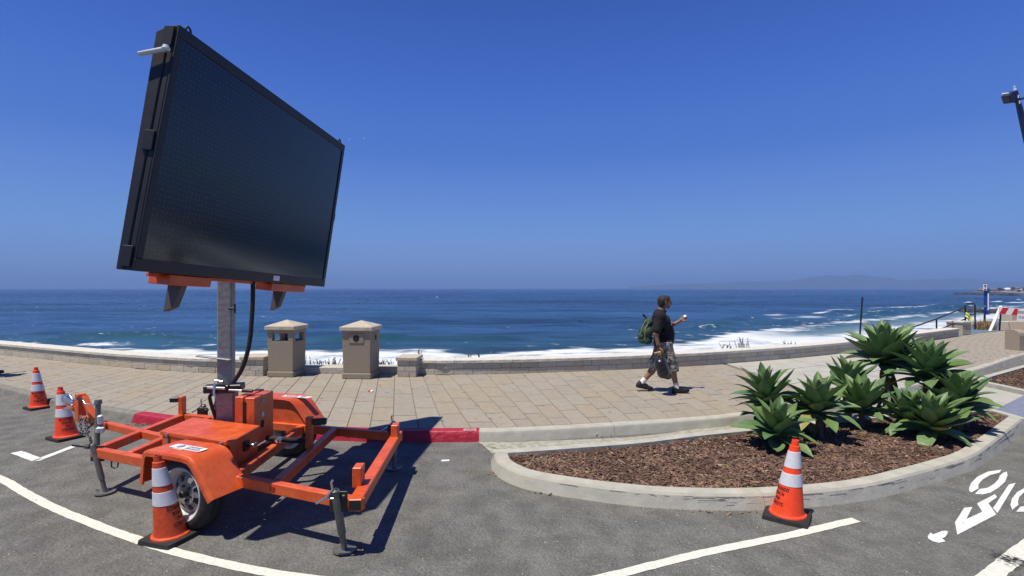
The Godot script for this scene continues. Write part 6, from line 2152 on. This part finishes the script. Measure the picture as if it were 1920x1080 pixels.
func agave(at: Vector3, heart: float, reach: float, count: int, off: Vector3, label: String) -> void:
	reach *= 1.18
	count = int(count * 1.0)
	var t := thing("agave", label, "agave", at, "agaves in the planter")
	var st := begin()
	var top := Vector3(0, heart, 0) + off
	var path := [Vector3(0, -0.03, 0), Vector3(0, heart * 0.45, 0) - off * 0.15, top]
	tube(st, smooth_line(path, 4), 0.045 if heart > 0.3 else 0.035, 9)
	commit("stem", st, mats.stem, t)
	var turn := rng.randf() * TAU
	for i in count:
		var f := float(i) / (count - 1)          # 0 at the heart, 1 at the skirt
		var el := lerpf(1.45, -0.05, pow(f, 1.15)) + rng.randf_range(-0.09, 0.09)
		var ln := reach * lerpf(0.66, 1.0, minf(1.0, f * 2.6)) * rng.randf_range(0.90, 1.10) * (0.92 if f > 0.9 else 1.0)
		var az := turn + i * 2.39996 + rng.randf_range(-0.12, 0.12)
		var pick := 0
		if f < 0.25: pick = [1, 5, 1][rng.randi() % 3]
		elif f < 0.6: pick = [0, 1, 5, 2][rng.randi() % 4]
		else: pick = [2, 3, 0, 2][rng.randi() % 4]
		var key: String = ["leaf", "leaf_b", "leaf", "leaf_c"][rng.randi() % 4]
		if f > 0.8 and rng.randf() < 0.07: key = "leaf_old"
		var o := put_mesh("leaf", leaves[pick], mats[key], t)
		var b := Basis(Vector3.UP, az) * Basis(Vector3.RIGHT, -el) * Basis(Vector3.BACK, rng.randf_range(-0.2, 0.2))
		var wide := lerpf(0.8, 1.12, f) * rng.randf_range(0.92, 1.08)
		o.transform = Transform3D(b * Basis.from_scale(Vector3(ln * wide, ln, ln)), top + Vector3(0, lerpf(0.05, -0.07, f), 0))
	t.rotation = Vector3(rng.randf_range(-0.10, 0.10), 0, rng.randf_range(-0.10, 0.10))
	# dry leaves that hang along a tall stem
	if heart > 0.32:
		for i in int(heart * 26):
			var o := put_mesh("dry_leaf", leaves[2 + rng.randi() % 2], mats.leaf_dry, t)
			var y := rng.randf_range(0.30, 0.95)
			var b := Basis(Vector3.UP, rng.randf() * TAU) * Basis(Vector3.RIGHT, rng.randf_range(0.9, 1.5))
			var ln := reach * rng.randf_range(0.4, 0.65)
			o.transform = Transform3D(b * Basis.from_scale(Vector3(ln * 0.55, ln, ln)), Vector3(0, heart * y, 0) + off * y)

# ---------------------------------------------------------------- the far end of the promenade
func build_far_side() -> void:
	var st := begin()
	# stair rail: two sloping pipes, uprights, a hooped end
	var t := thing("stair_rail", "dark blue pipe handrail sloping down behind the sea wall to the beach stairs", "handrail", Vector3(17.580, 0.130, -19.855))
	t.set_meta("drawn_in_place", true)
	tube(st, [Vector3(11.758, 0.212, -16.600), Vector3(12.975, 0.427, -17.300), Vector3(15.920, 0.790, -19.200), Vector3(18.594, 1.163, -21.000)], 0.026, 8)
	commit("upper_rail", st, mats.rail_paint, t)
	st = begin()
	tube(st, [Vector3(15.113, 0.226, -18.600), Vector3(16.204, 0.422, -19.300), Vector3(17.982, 0.598, -20.600), Vector3(18.572, 0.670, -21.000), Vector3(18.856, 0.856, -21.000)], 0.024, 8)
	commit("lower_rail", st, mats.rail_paint, t)
	for e in [[Vector3(13.588, 0.438, -17.700), Vector3(13.588, -0.078, -17.700)], [Vector3(15.920, 0.810, -19.200), Vector3(15.920, -0.050, -19.200)]]:
		st = begin()
		tube(st, e, 0.026, 8)
		commit("upright", st, mats.rail_paint, t)
	st = begin()
	tube(st, [Vector3(18.594, 0.244, -21.000), Vector3(18.594, 1.228, -21.000), Vector3(18.637, 1.305, -21.000), Vector3(18.922, 1.309, -21.000), Vector3(18.988, 1.250, -21.000), Vector3(18.998, 0.244, -21.000)], 0.028, 8)
	tube(st, [Vector3(18.594, 0.856, -21.000), Vector3(18.988, 0.856, -21.000)], 0.024, 8)
	commit("end_hoop", st, mats.rail_paint, t)
	mat("yellow_tape", Color(0.75, 0.76, 0.20), 0.6)
	st = begin()
	tube(st, smooth_line([Vector3(18.505, 0.927, -20.900), Vector3(18.570, 0.864, -20.850), Vector3(18.656, 0.755, -20.850), Vector3(18.677, 0.607, -20.800)], 4), 0.045, 6)
	tube(st, smooth_line([Vector3(18.505, 0.818, -20.900), Vector3(18.503, 0.758, -20.800), Vector3(18.547, 0.672, -20.800), Vector3(18.590, 0.585, -20.800)], 4), 0.03, 6)
	tag(commit("yellow_tape", st, mats.yellow_tape), "bundle of pale yellow tape tied to the hoop of the stair rail", "tape")
	# slim pole behind the wall
	st = begin()
	tube(st, [Vector3(11.130, 0.242, -16.400), Vector3(11.224, 1.660, -16.400)], 0.026, 8)
	tag(commit("slim_pole", st, mats.rail_paint), "slim dark pole standing alone behind the wall above the tallest agave", "pole")
	# blue sign post
	t = thing("beach_sign", "tall narrow blue sign on a dark post with a small round white sign on top", "sign", Vector3(22.712, 0.130, -24.608))
	t.set_meta("drawn_in_place", true)
	st = begin()
	tube(st, [Vector3(22.704, 0.002, -24.600), Vector3(22.729, 2.155, -24.600)], 0.042, 10)
	commit("post", st, mats.rail_paint, t)
	st = begin()
	box(st, Transform3D(Basis.from_euler(Vector3(0, -0.5, 0)), Vector3(22.760, 1.260, -24.550)), Vector3(0.20, 1.16, 0.03), 0.004)
	var pn := commit("panel", st, mats.blue_paint, t)
	st = begin()
	box(st, Transform3D(Basis.from_euler(Vector3(0, -0.5, 0)), Vector3(22.790, 1.286, -24.500)), Vector3(0.05, 0.8, 0.01), 0.0)
	commit("panel_print", st, mats.sticker, pn)
	st = begin()
	box(st, Transform3D(Basis.from_euler(Vector3(0, -0.3, 0)), Vector3(22.655, 1.976, -24.520)), Vector3(0.15, 0.30, 0.02), 0.01)
	var rs := commit("round_sign", st, mats.sticker, t)
	st = begin()
	for y in [535.5, 543.0]: lathe(st, [Vector2(0.0, 0.004), Vector2(0.036, 0.003), Vector2(0.04, 0.0)], Transform3D(Basis.from_euler(Vector3(PI / 2, -0.3, 0)), Vector3(22.637, 1.976, -24.500) + Vector3(0, (539.0 - y) * 0.0256, 0.004)), 10)
	commit("symbol", st, mats.navy, rs)
	st = begin()
	lathe(st, [Vector2(0.0, 0.02), Vector2(0.035, 0.02), Vector2(0.04, 0.0)], Transform3D(Basis(Vector3.RIGHT, PI / 2), Vector3(22.624, 1.082, -24.500)), 10)
	commit("clamp", st, mats.chrome, t)
	# folding barricade
	t = thing("barricade", "white folding barricade with red and white board and a closure notice", "barricade", Vector3(20.641, 0.130, -21.307))
	t.set_meta("drawn_in_place", true)
	for e in [[Vector3(20.067, 0.136, -21.500), Vector3(20.824, 1.189, -21.800)], [Vector3(21.553, 0.034, -20.900), Vector3(22.127, 1.177, -21.200)]]:
		st = begin()
		beam(st, e[0], e[1], 0.10, 0.05, 0.008)
		commit("front_leg", st, mats.sticker, t)
	for e in [[Vector3(21.136, 0.112, -22.200), Vector3(20.824, 1.155, -21.800)], [Vector3(22.545, 0.015, -21.600), Vector3(22.127, 1.133, -21.200)]]:
		st = begin()
		beam(st, e[0], e[1], 0.06, 0.04, 0.005)
		commit("back_leg", st, mats.rail_paint, t)
	var b0: Vector3 = Vector3(20.607, 1.002, -21.680)
	var b1: Vector3 = Vector3(22.089, 0.851, -21.100)
	var bd := (b1 - b0)
	st = begin()
	beam(st, b0, b1, 0.03, 0.30, 0.006)
	var board_ := commit("board", st, mats.sticker, t)
	var ax := bd.normalized()
	var face := Vector3(-ax.z, 0, ax.x).normalized()
	var upv := face.cross(ax).normalized()
	if upv.y < 0: upv = -upv
	for k in 5:
		st = begin()
		var x0 := 0.02 + k * 0.40
		if k == 2: x0 += 0.0
		var c := [Vector2(x0, -0.14), Vector2(x0 + 0.20, -0.14), Vector2(x0 + 0.30, 0.14), Vector2(x0 + 0.10, 0.14)]
		var p := []
		for q in c: p.append(b0 + ax * q.x + upv * q.y + face * 0.018)
		quad(st, p[0], p[1], p[2], p[3], b0 + ax * x0 - face)
		commit("stripe", st, mats.barricade_red, board_)
	st = begin()
	var sc := b0 + ax * 0.80 + face * 0.035 + Vector3(0, -0.14, 0)
	box(st, Transform3D(Basis(ax, upv, ax.cross(upv)), sc), Vector3(0.40, 0.52, 0.012), 0.004)
	var nt := commit("notice", st, mats.sticker, t)
	st = begin()
	for e in [["SIDEWALK", 0.135], ["CLOSED", -0.07]]:
		var dy: float = e[1]
		lettering(st, e[0], 0.10, func(q: Vector2): return [sc + ax * q.x + upv * (q.y + dy) + face * 0.0085, sc - face], 0.62)
	commit("lettering", st, mats.ink, nt)
	# concrete bench seen end-on
	t = thing("bench", "tan concrete bench with a rounded end block and leaning back, past the second planter", "bench", Vector3(14.622, 0.130, -14.933))
	t.set_meta("drawn_in_place", true)
	var f0: Vector3 = Vector3(14.623, 0.130, -15.193)
	var f1: Vector3 = Vector3(14.683, 0.130, -14.807)
	var bax := (f1 - f0).normalized()
	var dep := Vector3(-bax.z, 0, bax.x) * -1.0
	if dep.z > 0: dep = -dep
	var wd := f0.distance_to(f1)
	var along_dir := (Vector3(1, 0, 0.1)).normalized()
	for k in 2:
		st = begin()
		var pp := PackedVector2Array([Vector2(0, 0), Vector2(wd, 0), Vector2(wd, 0.44), Vector2(wd - 0.02, 0.52), Vector2(wd - 0.08, 0.575), Vector2(wd - 0.16, 0.60), Vector2(0.10, 0.60), Vector2(0.03, 0.575), Vector2(0.0, 0.52)])
		var sh := Vector3(1.35, 0, 0.45) * k
		plate(st, pp, func(q: Vector2, y: float): return f0 + sh + bax * q.x + Vector3(0, q.y, 0) - dep * y * -1.0, 0.28, 0.0)
		commit("end_block", st, mats.bench, t)
	st = begin()
	beam(st, f0 + Vector3(wd * 0.9, 0.40, -0.10), f0 + Vector3(wd * 0.9 + 1.5, 0.40, 0.36), 0.36, 0.10, 0.02)
	commit("seat", st, mats.bench, t)
	st = begin()
	beam(st, f0 + Vector3(wd * 1.02, 0.60, -0.26), f0 + Vector3(wd * 1.02 + 1.5, 0.60, 0.20), 0.11, 0.44, 0.03, Vector3(0.3, 1, -0.25))
	commit("back", st, mats.bench, t)
	# dry grass tuft and planting blocks by the barricade
	tuft(Vector3(20.673, 0.130, -22.400), 0.42, 260, "clump of dry brown grass at the foot of the blue sign post", "grass")
	st = begin()
	for e in [[Vector3(22.641, 0.249, -23.000), Vector3(1.3, 0.42, 0.5)], [Vector3(23.059, 0.524, -23.600), Vector3(0.8, 0.5, 0.5)]]:
		box(st, Transform3D(Basis(Vector3.UP, 0.2), e[0]), e[1], 0.02)
	tag(commit("block_ledge", st, mats.block), "stepped tan block ledge behind the barricade", "ledge")
	# light standard that leans into the top corner of the view
	t = thing("light_standard", "dark blue light pole with a floodlight box on a side arm", "street lamp", Vector3(19.5, 0.13, -15.8))
	t.set_meta("drawn_in_place", true)
	var top: Vector3 = Vector3(15.242, 7.908, -15.500)
	var foot: Vector3 = Vector3(16.870, 0.304, -15.800)
	foot.y = 0.13
	var low: Vector3 = Vector3(15.516, 6.761, -15.500)
	var axis := (top - low).normalized()
	st = begin()
	tube(st, [foot, low - axis * 1.2, low, low + axis * 0.6, top], [0.16, 0.10, 0.085, 0.075, 0.055], 12)
	commit("pole", st, mats.pole_blue, t)
	st = begin()
	var lm: Vector3 = Vector3(15.032, 7.714, -15.500)
	box(st, Transform3D(Basis.from_euler(Vector3(0.2, 0.3, -0.80)), lm), Vector3(0.28, 0.24, 0.22), 0.02)
	var fl := commit("floodlight", st, mats.pole_blue, t)
	st = begin()
	box(st, Transform3D(Basis.from_euler(Vector3(0.2, 0.3, -0.80)), lm + Vector3(-0.095, 0.115, 0.0)), Vector3(0.05, 0.05, 0.18), 0.008)
	commit("floodlight_cap", st, mats.pale_grey, fl)
	st = begin()
	tube(st, [Vector3(15.112, 7.601, -15.500), Vector3(15.209, 7.585, -15.500), Vector3(15.306, 7.633, -15.500)], 0.035, 8)
	tube(st, [Vector3(15.339, 7.649, -15.500), Vector3(15.500, 7.698, -15.500), Vector3(15.742, 7.746, -15.500)], 0.03, 8)
	commit("side_arm", st, mats.pole_blue, t)
	st = begin()
	lathe(st, [Vector2(0.0, 0.12), Vector2(0.03, 0.10), Vector2(0.035, 0.02), Vector2(0.05, 0.0)], Transform3D(frame_to(Vector3.ZERO, axis) * Basis(Vector3.RIGHT, PI / 2), Vector3(15.226, 7.956, -15.500)), 10)
	commit("finial", st, mats.pale_grey, t)
	st = begin()
	for e in [Vector3(15.212, 7.701, -15.380), Vector3(15.252, 7.533, -15.380)]: box(st, Transform3D(Basis(), e), Vector3(0.03, 0.09, 0.02), 0.004)
	commit("clips", st, mats.sticker, t).set_meta("kind", "stuff")

func tuft(at: Vector3, h: float, count: int, label: String, category: String) -> void:
	mat("dry_grass", Color(0.30, 0.205, 0.10), 0.9)
	var st := begin()
	for i in count:
		var p := at + Vector3(rng.randf_range(-0.34, 0.34), 0, rng.randf_range(-0.25, 0.25))
		var q := p + Vector3(rng.randf_range(-0.14, 0.14), h * rng.randf_range(0.55, 1.1), rng.randf_range(-0.12, 0.12))
		tube(st, [p, p.lerp(q, 0.6) + Vector3(0, 0.02, 0), q], [0.010, 0.008, 0.002], 4, false)
	tag(commit("grass_tuft", st, mats.dry_grass), label, category, "", "stuff")

# ---------------------------------------------------------------- small things
func sprig(at: Vector3, h: float, n: int, spread_: float, label: String) -> void:
	if not mats.has("sprig"): tmat("sprig", grain(64, Color(0.06, 0.065, 0.04), Color(0.14, 0.13, 0.08), 0.05, 90), 0.2, 0.9, null, 1.0, false)
	var st := begin()
	for i in n:
		var p := at + Vector3(rng.randfn(0, spread_), 0, rng.randf_range(-0.12, 0.12))
		var q := p + Vector3(rng.randf_range(-0.07, 0.07), h * rng.randf_range(0.45, 1.0), rng.randf_range(-0.05, 0.05))
		tube(st, [p, q], [0.006, 0.003], 4, false)
		for k in 5:
			var m := p.lerp(q, 0.4 + 0.15 * k)
			box(st, Transform3D(Basis.from_euler(Vector3(rng.randf() * 2, rng.randf() * 6, rng.randf() * 2)), m), Vector3(0.026, 0.008, 0.012), 0.0)
	tag(commit("shore_plant", st, mats.sprig), label, "plant", "shore plants behind the sea wall")

func build_small_things() -> void:
	# shoots of shore plants that show over the wall
	for e in [[590, 684, 11.5, 0.20, 16, 0.22, "dry shoots of shore plants in the gap just past the slotted bin"], [622, 684, 11.5, 0.18, 14, 0.16, "dry shoots of shore plants close to the round-holed bin"], [720, 686, 11.5, 0.16, 24, 0.12, "dense pale shoots between the round-holed bin and the short pier"], [788, 668, 11.2, 0.20, 4, 0.03, "thin shoots behind the short pier where the wall starts again"], [880, 670, 11.9, 0.17, 3, 0.02, "single dark shoot over the wall, nearer the short pier"], [900, 671, 11.9, 0.17, 3, 0.02, "single dark shoot over the wall, nearer the walking person"], [1368, 654, 12.9, 0.16, 9, 0.09, "short shoots over the wall just past the walking person"], [1394, 652, 13.0, 0.26, 14, 0.10, "tallest clump of dark shoots over the wall behind the first agave"], [1484, 648, 13.8, 0.13, 9, 0.16, "low sparse shoots over the wall between the first and the tallest agave"], [186, 659, 12.7, 0.14, 3, 0.02, "lone shoot over the wall beyond the two distant cones"]]:
		var p := Vector3((e[0] - 960.0) / 960.0 * e[2], 1.95 - (e[1] - 540.0) / 960.0 * e[2] - 0.04, -e[2])
		sprig(p, e[3] + 0.04, e[4], e[5], e[6])
	# scraps on the ground
	var st := begin()
	box(st, Transform3D(Basis(Vector3.UP, 0.15), Vector3(-0.752, 0.003, -5.778)), Vector3(0.09, 0.004, 0.05), 0.0)
	tag(commit("paper_scrap", st, mats.sticker), "white paper scrap lying on the asphalt near the red kerb end", "litter")
	st = begin()
	box(st, Transform3D(Basis.from_euler(Vector3(0.3, 0.4, 0.2)), Vector3(-2.488, 0.145, -8.978)), Vector3(0.07, 0.02, 0.05), 0.006)
	var lt := commit("wrapper", st, mats.barricade_red)
	tag(lt, "crumpled red and white wrapper on the pavers in front of the bins", "litter")
	st = begin()
	box(st, Transform3D(Basis.from_euler(Vector3(0.1, 0.9, 0.5)), Vector3(-2.453, 0.150, -8.953)), Vector3(0.05, 0.015, 0.04), 0.004)
	commit("wrapper_fold", st, mats.sticker, lt)
	# weeds and dry leaves where the planter kerb meets the road
	mat("weed", Color(0.06, 0.10, 0.035), 0.8)
	mat("dead_leaf", Color(0.21, 0.155, 0.105), 0.9)
	for e in [[Vector3(0.314, 0.000, -5.019), 0.05, "weed", 26, "small green weed at the foot of the planter kerb by its tip"], [Vector3(0.999, 0.000, -4.680), 0.07, "weed", 20, "dark weed growing from the crack under the planter kerb"], [Vector3(0.583, 0.000, -4.825), 0.025, "dead_leaf", 26, "curled dry leaves gathered against the planter kerb between two weeds"], [Vector3(-0.100, 0.000, -5.349), 0.015, "dead_leaf", 14, "few dry leaves at the rounded tip of the planter kerb"], [Vector3(1.737, 0.000, -4.447), 0.006, "dead_leaf", 16, "scattered dry leaf crumbs along the planter kerb before the cone"], [Vector3(0.978, 0.008, -6.706), 0.03, "dead_leaf", 22, "pale crumpled leaves in the gutter behind the planter"], [Vector3(-5.170, 0.000, -7.256), 0.03, "dead_leaf", 40, "dry tufts caught at the start of the red kerb"]]:
		st = begin()
		for i in e[3]:
			var p: Vector3 = e[0] + Vector3(rng.randfn(0, 0.05 if e[2] == "weed" else 0.17), e[1] * rng.randf() * 0.6 + 0.004, rng.randfn(0, 0.025))
			box(st, Transform3D(Basis.from_euler(Vector3(rng.randf_range(-1, 1), rng.randf() * 6, rng.randf_range(-1, 1))), p), Vector3(0.035, 0.003, 0.014) * rng.randf_range(0.6, 1.3), 0.0)
		tag(commit("weed" if e[2] == "weed" else "dry_leaves", st, mats[e[2]]), e[4], "weed" if e[2] == "weed" else "leaves", "", "" if e[2] == "weed" else "stuff")
	# grit and stone crumbs on the asphalt
	st = begin()
	for i in 900:
		var a := rng.randf_range(-1.0, 1.0)
		var z := rng.randf_range(3.3, 7.5)
		var x := a * z
		if Geometry2D.is_point_in_polygon(Vector2(x, -z), bed_poly): continue
		var s := rng.randf_range(0.003, 0.008)
		if z > 6.3 - 0.12 * absf(x): continue
		box(st, Transform3D(Basis.from_euler(Vector3(rng.randf(), rng.randf() * 6, rng.randf())), Vector3(x, s * 0.3, -z)), Vector3(s * 1.6, s, s * 1.2), 0.0)
	tag(commit("road_grit", st, mats.gutter), "loose grit scattered over the asphalt", "grit", "", "stuff")
	# old gum and drips trodden into the pavers
	st = begin()
	for i in 130:
		var p := rung(rng.randf_range(30.0, 104.0), rng.randf_range(0.1, 0.95)) + Vector3(0, 0.0022 + i * 0.000006, 0)
		var s := rng.randf_range(0.010, 0.030)
		for k in 6: tri(st, p, p + Vector3(cos(k * PI / 3) * s, 0, sin(k * PI / 3) * s * 0.8), p + Vector3(cos((k + 1) * PI / 3) * s, 0, sin((k + 1) * PI / 3) * s * 0.8), p - Vector3(0, 9, 0))
	tag(commit("gum_spots", st, mats.joint), "dark gum spots trodden into the pavers", "stain", "", "stuff")
	# gulls far off over the water
	mat("gull", Color(0.75, 0.76, 0.78), 0.8)
	for e in [[655, 262, "white gull in the sky next to the message board, nearer to it"], [683, 259.5, "white gull in the sky, farther from the message board"], [820, 557.5, "white gull low over the sea, above the second bin"]]:
		var p := Vector3((e[0] - 960.0) / 960.0 * 60.0, 1.95 - (e[1] - 540.0) / 960.0 * 60.0, -60.0)
		st = begin()
		tube(st, [Vector3(-0.2, 0, 0), Vector3(-0.08, 0.01, 0), Vector3(0.10, 0.02, 0), Vector3(0.2, 0.0, 0)], [0.01, 0.05, 0.05, 0.01], 8)
		for s in [-1.0, 1.0]:
			var c := []
			for i in 8: c.append(Vector3((-0.05 if i & 1 == 0 else 0.06) * (0.4 if i & 4 else 1.0), 0.02 + (0.012 if i & 2 else 0.0) + (0.12 if i & 4 else 0.0), s * (0.02 if i & 4 == 0 else 0.38)))
			hexa(st, c)
		var g := tag(commit("gull", st, mats.gull), e[2], "gull", "gulls over the sea")
		g.position = p
		g.rotation.y = 0.5
		g.scale = Vector3.ONE * 0.55
